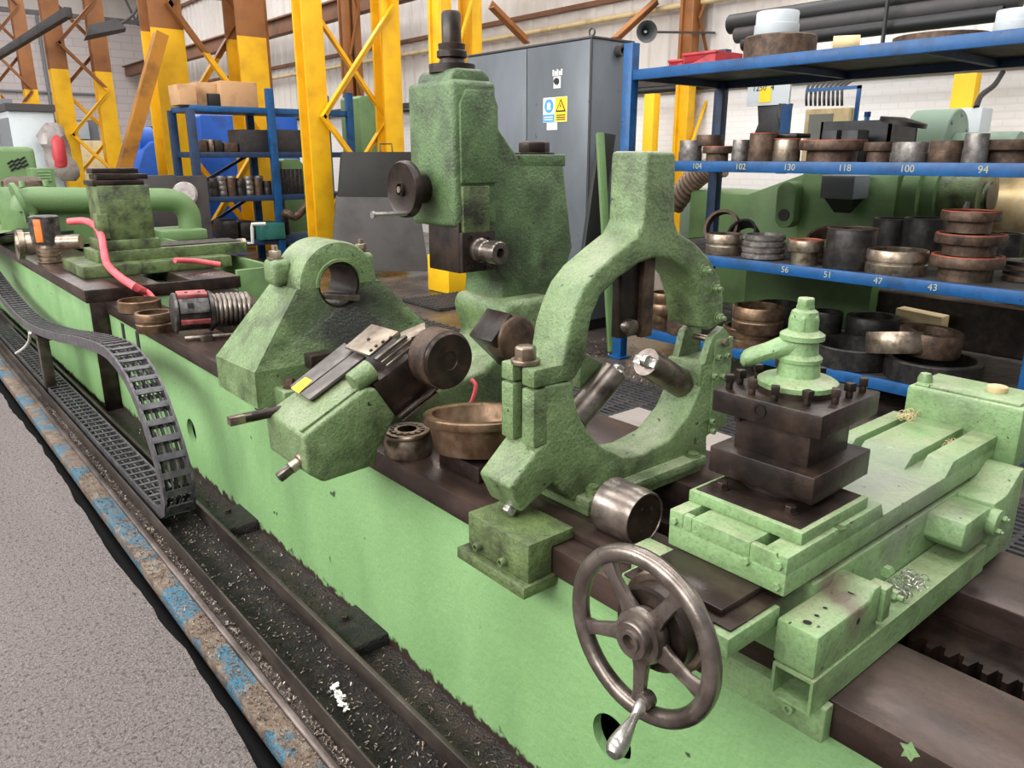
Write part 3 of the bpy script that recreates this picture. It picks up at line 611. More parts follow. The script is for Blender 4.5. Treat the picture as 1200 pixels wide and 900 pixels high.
bm = B(); lathe(bm, [(.044, .07), (.062, .07), (.062, .088), (.044, .088)], c, 40, True); mk('cage', bm, 'rust_brown', brg)
dish = thing('bearing_ring', (.17, 1.86, .8), 'large brownish flanged bearing ring tilted on a dark block, beside the ring steady', 'bearing ring')
DM = Matrix.Translation((.205, 1.925, .852)) @ Matrix.Rotation(R(-6), 4, 'X') @ Matrix.Rotation(R(4), 4, 'Y')
bm = B(); lathe(bm, [(.118, .003), (.125, 0), (.152, .008), (.155, .015), (.172, .098), (.190, .102), (.193, .108), (.191, .126), (.187, .130), (.160, .130), (.156, .124), (.150, .06), (.130, .035)], DM, 64, True); mk('ring_body', bm, 'bronze_steel', dish)
bm = B(); lathe(bm, [(0, .03), (.118, .03), (.131, .036), (.118, .04), (0, .04)], DM, 44); mk('ring_floor', bm, 'bearing_steel', dish)
o = bxp('packing_block', 'black_steel', None, .10, .26, 1.80, 2.02, .80, .856, .004); tag(o, 'dark steel packing block carrying the large flanged ring', 'block')
bm = B(); box(bm, .17, .20, 1.88, 1.89, .888, .90); bm.free()
bm = B(); lathe(bm, [(.012, 0), (.019, 0), (.019, .012), (.012, .012)], DM @ Matrix.Translation((-.03, .03, .041)) @ Matrix.Rotation(.3, 4, 'X'), 18, True); tag(mk('shackle', bm, 'black_steel'), 'small steel ring bolt lying inside the large flanged ring', 'ring bolt')

# ================================================================ ROLLER STEADY REST (column, head, two lower jaws)
ro = thing('roller_steady_rest', (.6, 2.45, .8), 'dark green cast column steady with overhanging head and brown jaw rollers', 'steady rest')
YH = 2.35
headz0, headz1 = P(533, 268, y=YH).z, P(540, 92, y=YH).z
hxl, hxr = P(532, 180, y=YH).x, P(583, 180, y=YH).x
yfar = P(479, 180, x=hxl).y
bm = B(); box(bm, hxl, hxr, YH, yfar, headz0, headz1); hd = mk('head', bm, 'green_head', ro, .022, 3)
# arched front panel on head
w_ = hxr-hxl; zz0, zz1 = P(556, 215, y=YH).z, P(556, 105, y=YH).z
bm = B(); prism(bm, [V((hxl+w_*a, YH-.012, z)) for a, z in ((.12, zz0), (.98, zz0), (.98, zz1-.05), (.86, zz1), (.26, zz1), (.12, zz1-.05))], (0, .03, 0)); mk('front_panel', bm, 'green_head', hd, .006)
bm = B(); prism(bm, [V((hxl+w_*a, YH+.03, z)) for a, z in ((.05, headz1-.02), (1.0, headz1-.02), (.95, headz1+.02), (.8, headz1+.04), (.2, headz1+.04), (.1, headz1+.02))], (0, .22, 0)); mk('head_crown', bm, 'green_head', hd, .012, 3)
# body from the head down to the base
body = [(560, 262), (581, 100), (583, 147), (600, 172), (613, 190), (661, 192), (672, 290), (660, 330), (645, 357), (588, 353), (590, 329), (580, 313), (566, 290)]
bm = B(); prism(bm, py_(body, YH+.04), (0, .26, 0)); mk('column_body', bm, 'green_head', ro, .016, 3)
a = P(607, 181, y=YH+.05); b_ = P(661, 192, y=YH+.05)
bm = B(); box(bm, a.x, b_.x, YH+.04, YH+.28, b_.z-.01, a.z); mk('column_cap', bm, 'green_head', ro, .005)
c = P(626, 181, y=YH+.16); bm = B(); cyl(bm, c, c+Zv*.008, .085, seg=28); hexbolt(bm, c+Zv*.008, Zv, .066, .045); mk('cap_nut', bm, 'black_steel', ro, .003)
# feed screw on top of head
tcx = V(((hxl+hxr)/2+.0, YH+.14, headz1+.03))
bm = B(); lathe(bm, [(0, 0), (.085, 0), (.085, .03), (.05, .034), (.045, .05), (.055, .055), (.055, .075), (.048, .08), (.05, .10), (.036, .104), (.036, .20), (.030, .21), (0, .21)], Matrix.Translation(tcx), 32); mk('feed_screw', bm, 'black_steel', ro)
# small handwheel on head side
c = P(471, 222, x=hxl-.10); 
bm = B(); lathe(bm, [(0, .0), (.022, 0), (.022, -.012), (.024, -.012), (.026, .0), (.09, 0), (.098, -.004), (.104, .004), (.104, .028), (.095, .034), (0, .034)], frame(c, X), 44); whl = mk('handwheel', bm, 'black_steel', ro)
bm = B(); cyl(bm, c+X*.03, c+X*.11, .055, seg=28); mk('wheel_boss', bm, 'black_steel', whl)
bm = B(); cyl(bm, c+X*.02, c-X*.016, .012); mk('wheel_pin', bm, 'bearing_steel', whl)
h0 = c+V((0, -.03, -.085)); bm = B(); cyl(bm, h0+X*.01, h0-X*.14, .009, seg=14); cyl(bm, h0-X*.14, h0-X*.15, .013, seg=14); mk('crank_handle', bm, 'bright_steel', whl)
# ram with stub spindle
rz0 = P(545, 320, y=YH).z; rx0, rx1 = P(538, 300, y=YH).x, P(575, 300, y=YH).x
bm = B(); box(bm, rx0, rx1, YH+.0, YH+.20, rz0, headz0+.02); ram = mk('ram', bm, 'black_steel', ro, .004)
gx0, gx1 = P(540, 230, y=YH).x, P(571, 230, y=YH).x
bm = B(); box(bm, gx0, gx1, YH-.016, YH+.05, P(550, 274, y=YH).z, P(550, 218, y=YH).z); mk('ram_guide', bm, 'green_dirty', ro, .003)
bm = B(); box(bm, rx0+.0, rx1+.008, YH-.022, YH+.0, rz0+.004, P(545, 272, y=YH).z); rp = mk('ram_plate', bm, 'black_steel', ram, .003)
for (px, py) in ((551, 278), (571, 279), (551, 313), (571, 313)):
    q = P(px, py, y=YH-.022); bm = B(); sockbolt(bm, q, -Y, .010, .006); mk('plate_bolt', bm, 'black_steel', rp)
q = P(561, 293, y=YH-.02); bm = B(); lathe(bm, [(0, 0), (.046, 0), (.046, .015), (.04, .02), (.04, .05), (.036, .055), (.036, .07), (.042, .074), (.042, .125), (.038, .13), (.018, .13), (.016, .10), (0, .10)], frame(q, V((0, -1, 0))), 32); mk('stub_spindle', bm, 'worn_steel', ram)
# base casting on the ways
bm = B(); prism(bm, [V((x, 2.30, z)) for x, z in ((.06, .80), (.95, .80), (.95, .95), (.88, 1.25), (.64, 1.25), (.62, 1.20), (.66, 1.08), (.52, .99), (.30, .965), (.06, .95))], (0, .36, 0)); mk('base_casting', bm, 'green_cast', ro, .03, 3)
# right-hand jaw and roller
q = P(608, 398, y=2.13); dj = V((-.72, 0, .69))
bm = B(); lathe(bm, [(0, 0), (.05, 0), (.082, .004), (.086, .008), (.086, .085), (.080, .09), (0, .09)], frame(q, Y), 40); mk('jaw_roller', bm, 'rust_brown', ro)
jm = P(583, 390, y=2.22); M = frame(jm, dj)
bm = B(); box(bm, -.07, .07, -.065, .065, -.15, .055, M); mk('jaw_bar', bm, 'black_steel', ro, .004)
# left-hand jaw: tilted green housing, slide, cover plates, roller
YA = 2.08
nf = [(356, 511), (428, 456), (441, 455), (465, 488), (444, 527), (440, 546), (380, 566), (361, 556)]
bm = B(); n3 = py_(nf, YA); ydep = P(311, 483, x=P(357, 513, y=YA).x).y-YA
prism(bm, n3, (0, ydep, 0)); jh = mk('jaw_housing', bm, 'green_cast', ro, .012, 3)
# raised rib along the top near edge and rounded boss
a, b_ = P(357, 510, y=YA), P(432, 454, y=YA)
bm = B(); bar(bm, a+V((.0, .03, .004)), b_+V((0, .03, .004)), .02, .012); mk('housing_rib', bm, 'green_cast', jh, .004)
q = P(437, 440, y=YA); ax = (b_-a).normalized()
bm = B(); cyl(bm, q-ax*.06+V((0, .04, 0)), q+ax*.02+V((0, .04, 0)), .035, .038, 20); mk('housing_boss', bm, 'green_cast', jh, .006)
# dark slide block behind roller
sl_ = [(440, 452), (500, 408), (530, 450), (466, 490)]
bm = B(); prism(bm, [p+V((0, .015, 0)) for p in py_(sl_, YA)], (0, ydep-.08, 0)); mk('jaw_slide', bm, 'black_steel', ro, .004)
a, b_ = P(467, 488, y=YA+.0), P(508, 455, y=YA+.0)
for k in range(2):
    off = V((.012*k, -.004, -.016*k)); bm = B(); bar(bm, a+off, b_+off, .016, .010); mk('slide_gib', bm, 'worn_steel', ro, .002)
# steel cover plate stack on top, long strips down to the left
def slab(name, pts, t, m, parent=ro, bev=.002):
    bm = B(); p = [V(q) for q in pts]; n = (p[1]-p[0]).cross(p[3]-p[0]).normalized(); n = n if n.z > 0 else -n
    prism(bm, p, n*t); return mk(name, bm, m, parent, bev)
dirn = (P(428, 456, y=YA)-P(356, 511, y=YA)).normalized(); nrm = V((-dirn.z, 0, dirn.x)); nrm = nrm if nrm.z > 0 else -nrm
def onplane(px, py, p0):
    r = ray(px, py); t = (V(p0)-CAM).dot(nrm)/r.dot(nrm); return CAM+r*t
p0 = P(356, 511, y=YA)+nrm*.012
slab('cover_strip', [onplane(a, b_, p0) for a, b_ in ((341, 455), (353, 462), (418, 413), (405, 404))], .010, 'strip_steel')
slab('cover_strip', [onplane(a, b_, p0) for a, b_ in ((353, 464), (364, 471), (430, 420), (418, 414))], .010, 'strip_steel')
slab('paint_mark', [onplane(a, b_, p0+nrm*.0105) for a, b_ in ((341, 455), (350, 461), (366, 446), (358, 442))], .001, 'sign_yellow')
pp = p0+nrm*.022
cv = slab('cover_plate', [onplane(a, b_, pp) for a, b_ in ((405, 409), (434, 419), (468, 391), (437, 382))], .010, 'bearing_steel')
for (px, py) in ((432, 398), (435, 411), (441, 406), (449, 401), (458, 396)):
    q = onplane(px, py, pp+nrm*.010); bm = B(); cyl(bm, q, q+nrm*.005, .006, seg=10); mk('cover_screw', bm, 'black_steel', cv)
for k in range(3):
    p3 = pp - nrm*(.006*k) ; o_ = V((.012*k, -.012*k, -.01*k))
    q0, q1 = onplane(440, 422, pp)+o_, onplane(476, 394, pp)+o_
    bm = B(); bar(bm, q0, q1, .016, .012, nrm); mk('guide_bar', bm, 'worn_steel', ro, .002)
q0, q1 = onplane(476, 398, p0), onplane(505, 386, p0)
bm = B(); bar(bm, q0+V((-.0, .03, -.0)), q1+V((0, .03, 0)), .07, .012, nrm); mk('cover_plate', bm, 'bearing_steel', ro, .002)
# big left roller
q = P(527, 423, y=2.0); bm = B(); lathe(bm, [(0, .004), (.03, .004), (.032, .0), (.062, .0), (.068, -.002), (.088, -.002), (.094, .004), (.095, .02), (.091, .024), (.091, .03), (.097, .034), (.097, .10), (.092, .105), (0, .105)], frame(q, Y), 52); jr = mk('jaw_roller', bm, 'black_steel', ro)
bm = B(); lathe(bm, [(.0915, .002), (.0985, .006), (.0985, .092), (.0915, .098)], frame(q+Y*.006, Y), 52, True); mk('roller_tyre', bm, 'rust_brown', jr)
for a_ in (50, 230): 
    t = R(a_); pt = q+V((.078*math.cos(t), -.004, .078*math.sin(t))); bm = B(); cyl(bm, pt, pt+Y*.004, .008, seg=12); mk('roller_screw', bm, 'black_steel', jr)
# jaw screw at lower left, square ended shaft at the side
q = P(351, 541, y=YA+.06); dd = -dirn
bm = B(); lathe(bm, [(0, 0), (.026, 0), (.026, .012), (.019, .016), (.019, .045), (.0, .045)], frame(q-dd*.012, dd), 24); js = mk('jaw_screw', bm, 'bearing_steel', ro)
bm = B(); M = frame(q+dd*.03, dd); box(bm, -.013, .013, -.013, .013, 0, .05, M); mk('screw_square', bm, 'worn_steel', js, .002)
q0 = P(268, 494, y=2.34); q1 = q0+X*.25
bm = B(); cyl(bm, q0+X*.05, q1, .017); sh = mk('side_shaft', bm, 'black_steel', ro); 
bm = B(); box(bm, q0.x, q0.x+.07, q0.y-.014, q0.y+.014, q0.z-.014, q0.z+.014); mk('shaft_square', bm, 'bearing_steel', sh, .002)
# orange cable by the base
bm = B(); c0 = P(556, 440, y=2.2); tube(bm, [c0+V((.0, .02, -.02)), c0+V((.005, 0, -.04)), c0+V((-.01, 0, -.09)), c0+V((-.03, .02, -.14))], .008); tag(mk('red_cable', bm, 'hose_red'), 'short red cable hanging behind the large flanged ring', 'cable')

# ================================================================ BEARING BRACKET (triangular casting)
br = thing('bearing_bracket', (.33, 3.2, .8), 'green triangular cast bracket with split bearing cap, standing across the bed', 'bearing bracket')
yb0, yb1 = 2.98, 3.42
loops = [[(-.136, yb0, .80), (.80, yb0, .80), (.80, yb1, .80), (-.136, yb1, .80)], [(-.136, yb0, .955), (.80, yb0, .945), (.80, yb1, .945), (-.136, yb1, .94)], [(.11, 3.075, 1.20), (.535, 3.075, 1.20), (.535, 3.345, 1.20), (.11, 3.345, 1.20)], [(.115, 3.08, 1.25), (.525, 3.08, 1.25), (.525, 3.34, 1.25), (.115, 3.34, 1.25)]]
loops = [[V(p) for p in l] for l in loops]
bm = B(); cxb, czb, rb_, ro_ = .318, 1.255, .102, .19
# body built as near/far skins with a half-round seat
nf_ = [V((-.136, yb0, .955)), V((.80, yb0, .945)), V((.52, 3.075, 1.255))]+[V((cxb+rb_*math.cos(t), 3.075, czb+rb_*math.sin(t))) for t in [-math.pi*k/12 for k in range(13)]]+[V((.115, 3.075, 1.255))]
ff_ = [V((-.136, yb1, .94)), V((.80, yb1, .945)), V((.52, 3.34, 1.255))]+[V((cxb+rb_*math.cos(t), 3.34, czb+rb_*math.sin(t))) for t in [-math.pi*k/12 for k in range(13)]]+[V((.115, 3.34, 1.255))]
loft(bm, [nf_, ff_]); bmesh.ops.triangulate(bm, faces=[f for f in bm.faces if len(f.verts) > 4]); mk('bracket_body', bm, 'green_bracket', br, 0)
bm = B(); lathe(bm, [(rb_-.012, 0), (rb_+.004, 0), (rb_+.004, .25), (rb_-.012, .25)], frame((cxb, 3.085, czb), Y), 36, True); mk('bush', bm, 'black_steel', br)
bm = B(); loft(bm, [[V((x, y, .80)) for x, y in ((-.136, yb0), (.80, yb0), (.80, yb1), (-.136, yb1))], [V((-.136, yb0, .956)), V((.80, yb0, .946)), V((.80, yb1, .946)), V((-.136, yb1, .941))]]); mk('bracket_foot', bm, 'green_bracket', br)
bm = B(); box(bm, -.06, .02, yb0-.10, yb0+.03, .80, .88); ft = mk('foot_ear', bm, 'green_cast', br, .008); 
bm = B(); hexbolt(bm, (-.01, yb0-.045, .88), Zv, .022, .034, .005); mk('ear_bolt', bm, 'rust_brown', ft)
bm = B(); lathe(bm, [(rb_, 0), (rb_+.012, 0), (rb_+.014, .01), (ro_-.02, .01), (ro_-.006, .016), (ro_, .03), (ro_, .255), (ro_-.01, .262), (rb_, .262)], frame((cxb, 3.065, czb), Y), 30, True, 0, math.pi)
cap = mk('bearing_cap', bm, 'green_cast', br)
Mx = frame((cxb, 3.065, czb), Y)
for sx in (-1, 1):
    bm = B(); box(bm, cxb+sx*.205-.045, cxb+sx*.205+.045, 3.19, 3.31, 1.255, 1.37); lugo = mk('cap_lug', bm, 'green_cast', br, .028, 3)
    bm = B(); hexbolt(bm, (cxb+sx*.21, 3.25, 1.37), Zv, .026, .03, .006, .02); mk('cap_bolt', bm, 'bearing_steel', lugo)
# boring bar end lying inside the bore
bm = B(); cyl(bm, (cxb-.09, 3.0, 1.222), (cxb+.085, 3.12, 1.205), .014); bm.free()
bm = B(); bar(bm, (cxb-.10, 3.15, 1.215), (cxb+.085, 3.06, 1.19), .05, .028); tag(mk('steel_wedge', bm, 'worn_steel', None, .005), 'flat worn steel wedge lying in the bore of the triangular bracket', 'steel bar')
c = P(283, 477, z=.79); bm = B(); cyl(bm, (-.10, 3.06, .775), (-.10, 3.06, .80), .018); mk('foot_pin', bm, 'black_steel', br)
bm = B(); box(bm, .14, .19, 2.90, 2.94, .80, .93); bm.free()
# small dark bolt clamp on the foot slope
q = P(375, 417, y=2.9); bm = B(); box(bm, q.x-.05, q.x+.05, 2.88, 2.95, q.z-.05, q.z+.01); box(bm, q.x-.04, q.x+.06, 2.86, 2.9, q.z-.09, q.z-.05); box(bm, q.x-.03, q.x+.03, 2.87, 2.95, .80, q.z-.05); tag(mk('strap_clamp', bm, 'black_steel', None, .006), 'dark step clamp at the foot of the triangular bracket', 'clamp')

# ================================================================ TOOL HEAD AND RINGS ON THE FAR END OF THE NEAR BED
th = thing('boring_tool', (.2, 4.55, .8), 'dark steel boring head with red cap and ribbed steel shank lying on the bed', 'boring head')
ha = P(205, 372, x=.10); hbv = P(288, 362, x=.5)
c0 = V((.035, 4.60, .932)); axh = V((.43, -.06, -.015)).normalized()
bm = B(); lathe(bm, [(0, 0), (.10, 0), (.115, .006), (.118, .02), (.105, .028), (.105, .19), (.118, .196), (.118, .215), (0, .215)], frame(c0, axh), 14); hb_ = mk('head_drum', bm, 'drum_steel', th)
Mh = frame(c0, axh)
pr = [(0, 0), (.085, 0)]
for i in range(8): pr += [(.098, .004+i*.027), (.102, .010+i*.027), (.102, .018+i*.027), (.090, .022+i*.027)]
pr += [(.085, .222), (0, .222)]
bm = B(); lathe(bm, pr, frame(c0+axh*.215, axh), 36); mk('ribbed_shank', bm, 'worn_steel', th)
up_h = (Zv-axh*axh.z).normalized(); sd_h = axh.cross(up_h)
def radial_pad(name, ang, w, l0, l1, r, t, m):
    d = up_h*math.cos(R(ang))+sd_h*math.sin(R(ang)); s = axh.cross(d)
    bm = B(); prism(bm, [c0+axh*l+d*r+s*k for l, k in ((l0, -w), (l1, -w), (l1, w), (l0, w))], d*t); return mk(name, bm, m, th, .003)
rp_ = radial_pad('red_pad', 10, .04, .03, .19, .098, .022, 'pad_red')
for l in (.08, .15):
    d = up_h*math.cos(R(10))+sd_h*math.sin(R(10)); bm = B(); cyl(bm, c0+axh*l+d*.12, c0+axh*l+d*.1215, .010, seg=12); mk('pad_hole', bm, 'pit_black', rp_)
radial_pad('steel_pad', 62, .045, .03, .185, .093, .02, 'drum_steel'); radial_pad('steel_pad', -50, .045, .03, .185, .093, .02, 'drum_steel'); radial_pad('steel_pad', -110, .045, .03, .185, .09, .02, 'drum_steel')
q = radial_pad('window', 62, .016, .07, .105, .114, .0012, 'pit_black')
radial_pad('red_pad', 112, .014, .03, .19, .098, .016, 'pad_red')
bm = B(); a = P(210, 397, z=.815); cyl(bm, (.03, 4.40, .82), (.30, 4.30, .82), .014); box(bm, .10, .16, 4.33, 4.39, .80, .836); tag(mk('tool_shank', bm, 'worn_steel', None, .002), 'thin worn steel shank lying on the way beside the boring head', 'tool shank')
def bed_ring(px, py, r, h, rin, kind, m, label, x=None, z=.80, tilt=0):
    q = P(px, py, z=z); hd_ = V((q.x-CAM.x, q.y-CAM.y, 0)).normalized(); c = q+hd_*r
    bm = B(); ring_mesh(bm, r, h, rin, kind, Matrix.Translation(c)); o = mk('bearing_ring', bm, m); tag(o, label, 'bearing ring', 'rings on the far end of the near bed'); return o
bed_ring(183, 392, .105, .115, .085, 'groove', 'bronze_steel', 'brown grooved bearing ring on the bed touching the boring head')
bed_ring(165, 368, .135, .075, .12, 'plain', 'bronze_steel', 'shallow brown bearing ring on the bed behind the boring head')
bed_ring(138, 349, .15, .018, .135, 'plain', 'bearing_steel', 'thin pale steel hoop on the bed behind the brown rings')

# ================================================================ CABLE DRAG CHAIN
dch = thing('drag_chain', (-.29, 4.5, .02), 'dark grey cable drag chain looping down beside the green bed', 'drag chain')
path = [(9.6, .69), (9.0, .62), (8.47, .568), (7.65, .52), (6.92, .54), (6.07, .628), (5.15, .753), (4.6, .81), (4.36, .803), (4.15, .755), (4.0, .68), (3.90, .59), (3.77, .43), (3.70, .28), (3.71, .14), (3.79, .07), (3.92, .045), (4.3, .04), (6, .04), (8, .04), (9.6, .04)]
pp_ = smooth_pts([V((0, a, b)) for a, b in path], 30)
# resample to constant pitch
pitch = .092; out = [pp_[0]]; acc = 0
for a, b_ in zip(pp_, pp_[1:]):
    seg_ = (b_-a).length; 
    while acc+seg_ >= pitch:
        a = a+(b_-a)*((pitch-acc)/seg_); out.append(a.copy()); seg_ = (b_-a).length; acc = 0
        if seg_ < 1e-9: break
    acc += seg_
def link_mesh():
    bm = B()
    for x0, x1 in ((-.075, -.063), (.063, .075)):
        prism(bm, [V((x0, y, z)) for y, z in ((-.050, -.058), (.040, -.058), (.050, -.03), (.044, 0), (-.050, 0), (-.042, -.03))], (x1-x0, 0, 0))
    box(bm, -.066, .066, -.016, .016, -.004, .003); box(bm, -.066, .066, -.012, .012, -.058, -.052)
    for sx in (-.058, .058): box(bm, sx-.005, sx+.005, -.009, .009, .003, .006)
    bmesh.ops.recalc_face_normals(bm, faces=bm.faces)
    me = bpy.data.meshes.new('chain_link'); bm.to_mesh(me); bm.free(); me.materials.append(MATS['chain_plastic']); return me
lm = link_mesh(); o0 = ORG[dch.name]; cnt = 0
for i in range(len(out)-1):
    a, b_ = out[i], out[i+1]; t = (b_-a).normalized(); y_ax = -t  # travelling direction is -y on the top run
    n = V((0, t.z, -t.y)); n = -n if False else n
    # outer normal: on the top run (t = -y) points up
    nz = V((0, -t.z, t.y)); nz = nz if True else n
    if i < 2: pass
    nz = V((0, t.z, -t.y))
    M = Matrix(((1, 0, 0, 0), (0, t.y*-1, nz.y, 0), (0, t.z*-1, nz.z, 0), (0, 0, 0, 1)))
    o = bpy.data.objects.new('chain_link', lm); COL.objects.link(o); o.parent = dch
    mid = (a+b_)/2; M.translation = V((-.29, mid.y, mid.z))-o0; o.matrix_local = M; cnt += 1
for k, (xo, m, r) in enumerate(((-.045, 'cable_black', .008), (-.02, 'cable_grey', .006), (.0, 'cable_black', .009), (.02, 'cable_grey', .005), (.042, 'cable_black', .008))):
    bm = B(); inn = []
    for i in range(0, len(out)-1, 2):
        a, b_ = out[i], out[i+1]; t = (b_-a).normalized(); nz = V((0, t.z, -t.y)); inn.append(V((-.29+xo, a.y, a.z))-nz*(.026+.006*math.sin(i*.7+k)))
    tube(bm, inn, r, 6, 0); mk('chain_cable', bm, m, dch)
bm = B(); box(bm, -.37, -.30, 6.62, 6.74, .0, .49); box(bm, -.37, -.20, 6.62, 6.90, .455, .49); tag(mk('chain_support', bm, 'tray_steel', None, .003), 'steel bracket holding up the middle of the drag chain', 'bracket')
bm = B(); tube(bm, [P(35, 390, x=-.40), P(34, 400, x=-.40), P(28, 408, x=-.41), P(19, 414, x=-.42)], .012, 8); tag(mk('loose_hose', bm, 'cable_white'), 'short pale hose hanging from the chain support bracket', 'hose')

# ================================================================ FAR BED WITH CARRIAGE
fb = thing('lathe_bed', (.45, 8.5, 0), 'raised green bed section with dark top beyond the joint of the near bed', 'lathe bed')
bm = B(); box(bm, -.09, .97, 6.06, 12.5, 0, .80); mk('bed_wall', bm, 'green_bed', fb, .005)
bm = B(); box(bm, -.12, .40, 6.05, 12.5, .80, .89); mk('slideway', bm, 'oily_steel', fb, .006)
bm = B(); box(bm, .62, .99, 6.05, 12.5, .80, .89); mk('slideway', bm, 'oily_steel', fb, .006)
bm = B(); box(bm, -.12, .99, 6.046, 6.07, .80, .89); mk('end_plate', bm, 'black_steel', fb, .004)
bm = B(); box(bm, -.10, .04, 6.045, 6.06, 0, .80); mk('end_plate', bm, 'black_steel', fb, .002)
bm = B(); box(bm, .97, 1.32, 6.05, 6.09, .62, .935); box(bm, 1.28, 1.32, 6.05, 9.5, .62, .935); mk('splash_tray', bm, 'green_machine', fb, .003)
fc = thing('cross_slide_carriage', (.45, 7.1, .89), 'dirty green carriage with tall tool block on the raised bed section', 'lathe carriage')
a = P(75, 305, z=.95); 
bm = B(); box(bm, .0, 1.15, 6.62, 7.35, .89, .985); mk('saddle', bm, 'green_dirty', fc, .012)
bm = B(); box(bm, .15, 1.35, 6.78, 7.25, .985, 1.07); mk('cross_slide', bm, 'green_dirty', fc, .006)
bm = B(); box(bm, .60, 1.33, 6.86, 7.17, 1.07, 1.078); mk('slide_cover', bm, 'black_ring', fc)
x0, x1 = P(117, 250, y=6.85).x, P(179, 250, y=6.85).x
bm = B(); box(bm, x0-.03, x1+.02, 6.80, 7.22, 1.07, 1.15); mk('tool_base', bm, 'green_dirty', fc, .006)
z0, z1 = P(150, 273, y=6.85).z, P(150, 217, y=6.85).z
bm = B(); box(bm, x0, x1, 6.85, 7.2, 1.14, z1); tb = mk('tool_block', bm, 'green_dirty', fc, .012)
bm = B(); box(bm, x0-.035, x0+.05, 6.83, 6.95, 1.16, 1.36); mk('side_clamp', bm, 'green_dirty', fc, .01)
for k, (a0, a1, zz) in enumerate(((-.02, .36, 0), (.02, .40, .045), (.0, .34, .09))):
    bm = B(); box(bm, x0+a0, x0+a1, 6.86+.02*k, 7.16-.03*k, z1+zz, z1+zz+.04); mk('stacked_plate', bm, 'black_steel', fc, .004)
bm = B(); cyl(bm, (1.35, 7.02, 1.03), (1.43, 7.02, 1.03), .05); ch = mk('screw_collar', bm, 'bearing_steel', fc, .003)
bm = B(); tube(bm, [(1.43, 7.02, 1.03), (1.50, 7.02, 1.03), (1.50, 7.0, 1.17), (1.50, 7.0, 1.20), (1.62, 6.98, 1.20)], .016, 8, 0); mk('crank_handle', bm, 'cable_white', fc)
c = V((.05, 7.75, .95)); bm = B(); 
# red hose over carriage
bm = B(); hp = [P(80, 260, y=7.3), P(100, 259, y=7.2), P(113, 266, y=7.0), P(119, 278, y=6.8), P(122, 295, y=6.7), P(126, 310, z=1.0), P(140, 324, z=.95), P(158, 336, z=.93), P(168, 341, y=6.02), P(176, 347, y=5.95), P(181, 356, y=5.9)]
tube(bm, hp, .028, 12); tag(mk('red_hose', bm, 'hose_red'), 'thick red hose draped over the far carriage down to the near bed', 'hose')
bm = B(); tube(bm, [P(205, 305, z=1.0), P(230, 306, z=.97), P(258, 310, z=.93)], .022, 10); tag(mk('red_hose', bm, 'hose_red'), 'straight piece of red hose lying beside the far carriage', 'hose')
# boring tool standing on the raised bed front
bt = thing('boring_tool', (.06, 7.35, .89), 'upright black and orange boring head standing at the far carriage', 'boring head')
c = P(53, 310, z=.89); c = V((c.x+.06, c.y+.1, .89)); ORG[bt.name] = c; bt.location = c
pr = [(0, 0), (.09, 0)]
for i in range(4): pr += [(.10, .01+i*.035), (.10, .022+i*.035), (.085, .028+i*.035)]
bm = B(); lathe(bm, pr+[(.08, .17), (0, .17)], Matrix.Translation(c), 28); mk('ribbed_shank', bm, 'bearing_steel', bt)
bm = B(); lathe(bm, [(0, .17), (.12, .17), (.12, .40), (.10, .41), (0, .41)], Matrix.Translation(c), 10); mk('head_drum', bm, 'drum_steel', bt)
bm = B(); M = Matrix.Translation(c) @ Matrix.Rotation(R(-125), 4, 'Z'); box(bm, .112, .128, -.03, .03, .19, .385, M); mk('orange_pad', bm, 'orange_paint', bt, .002)
bm = B(); cyl(bm, P(22, 287, y=8.0), P(70, 282, y=7.9), .10, seg=24); cyl(bm, P(20, 287, y=8.0), P(27, 287, y=8.0), .13, seg=24); cyl(bm, P(68, 284, y=7.6), P(95, 283, y=7.5), .06, seg=20); tag(mk('spindle_shaft', bm, 'bearing_steel'), 'horizontal pale steel shaft lying behind the upright boring head', 'shaft')
# headstock and machinery at the far left
hs = thing('headstock', (-.1, 11.5, 0), 'big rounded green headstock cover at the far end of the lathe', 'headstock')
a, b_ = P(-60, 240, y=11.0), P(40, 172, y=11.0)
bm = B(); box(bm, a.x, b_.x, 11.0, 12.2, .892, b_.z); hc_ = mk('cover', bm, 'green_machine', hs, .06, 3)
for i in range(9):
    c = P(12+(i % 3)*7+(i//3)*2, 190+(i//3)*4-(i % 3)*2, y=10.995); bm = B(); bar(bm, c+V((-.03, 0, -.02)), c+V((.03, 0, .02)), .02, .012, Y); mk('vent_slot', bm, 'pit_black', hc_)
vb = thing('vent_box', (0, 0, 0), 'small green louvred box beside the headstock cover', 'vent box')
a, b_ = P(41, 222, y=10.4), P(63, 197, y=10.4); vb.location = V((a.x, 10.4, a.z)); ORG[vb.name] = V((a.x, 10.4, a.z))
bm = B(); box(bm, a.x, b_.x, 10.4, 10.8, .892, b_.z); mk('box_body', bm, 'green_machine', vb, .01)
for i in range(4):
    z = a.z+(b_.z-a.z)*(.4+.13*i); bm = B(); box(bm, a.x+.05, b_.x-.04, 10.385, 10.40, z, z+.02); mk('louvre', bm, 'green_light', vb)
mf = thing('flanged_pump', (0, 0, 0), 'green flanged casting with brown round top at the pipe end', 'pump')
a = P(12, 232, y=10.0); mf.location = (a.x, 10, a.z-.5); ORG[mf.name] = V((a.x, 10, a.z-.5))
c = P(27, 218, y=10.2); bm = B(); cyl(bm, c-Zv*.5, c, .27, seg=28); mk('casting_body', bm, 'green_machine', mf, .01)
bm = B(); lathe(bm, [(0, 0), (.24, 0), (.22, .06), (.12, .10), (0, .10)], Matrix.Translation(c), 28); mk('casting_top', bm, 'rust_brown', mf)
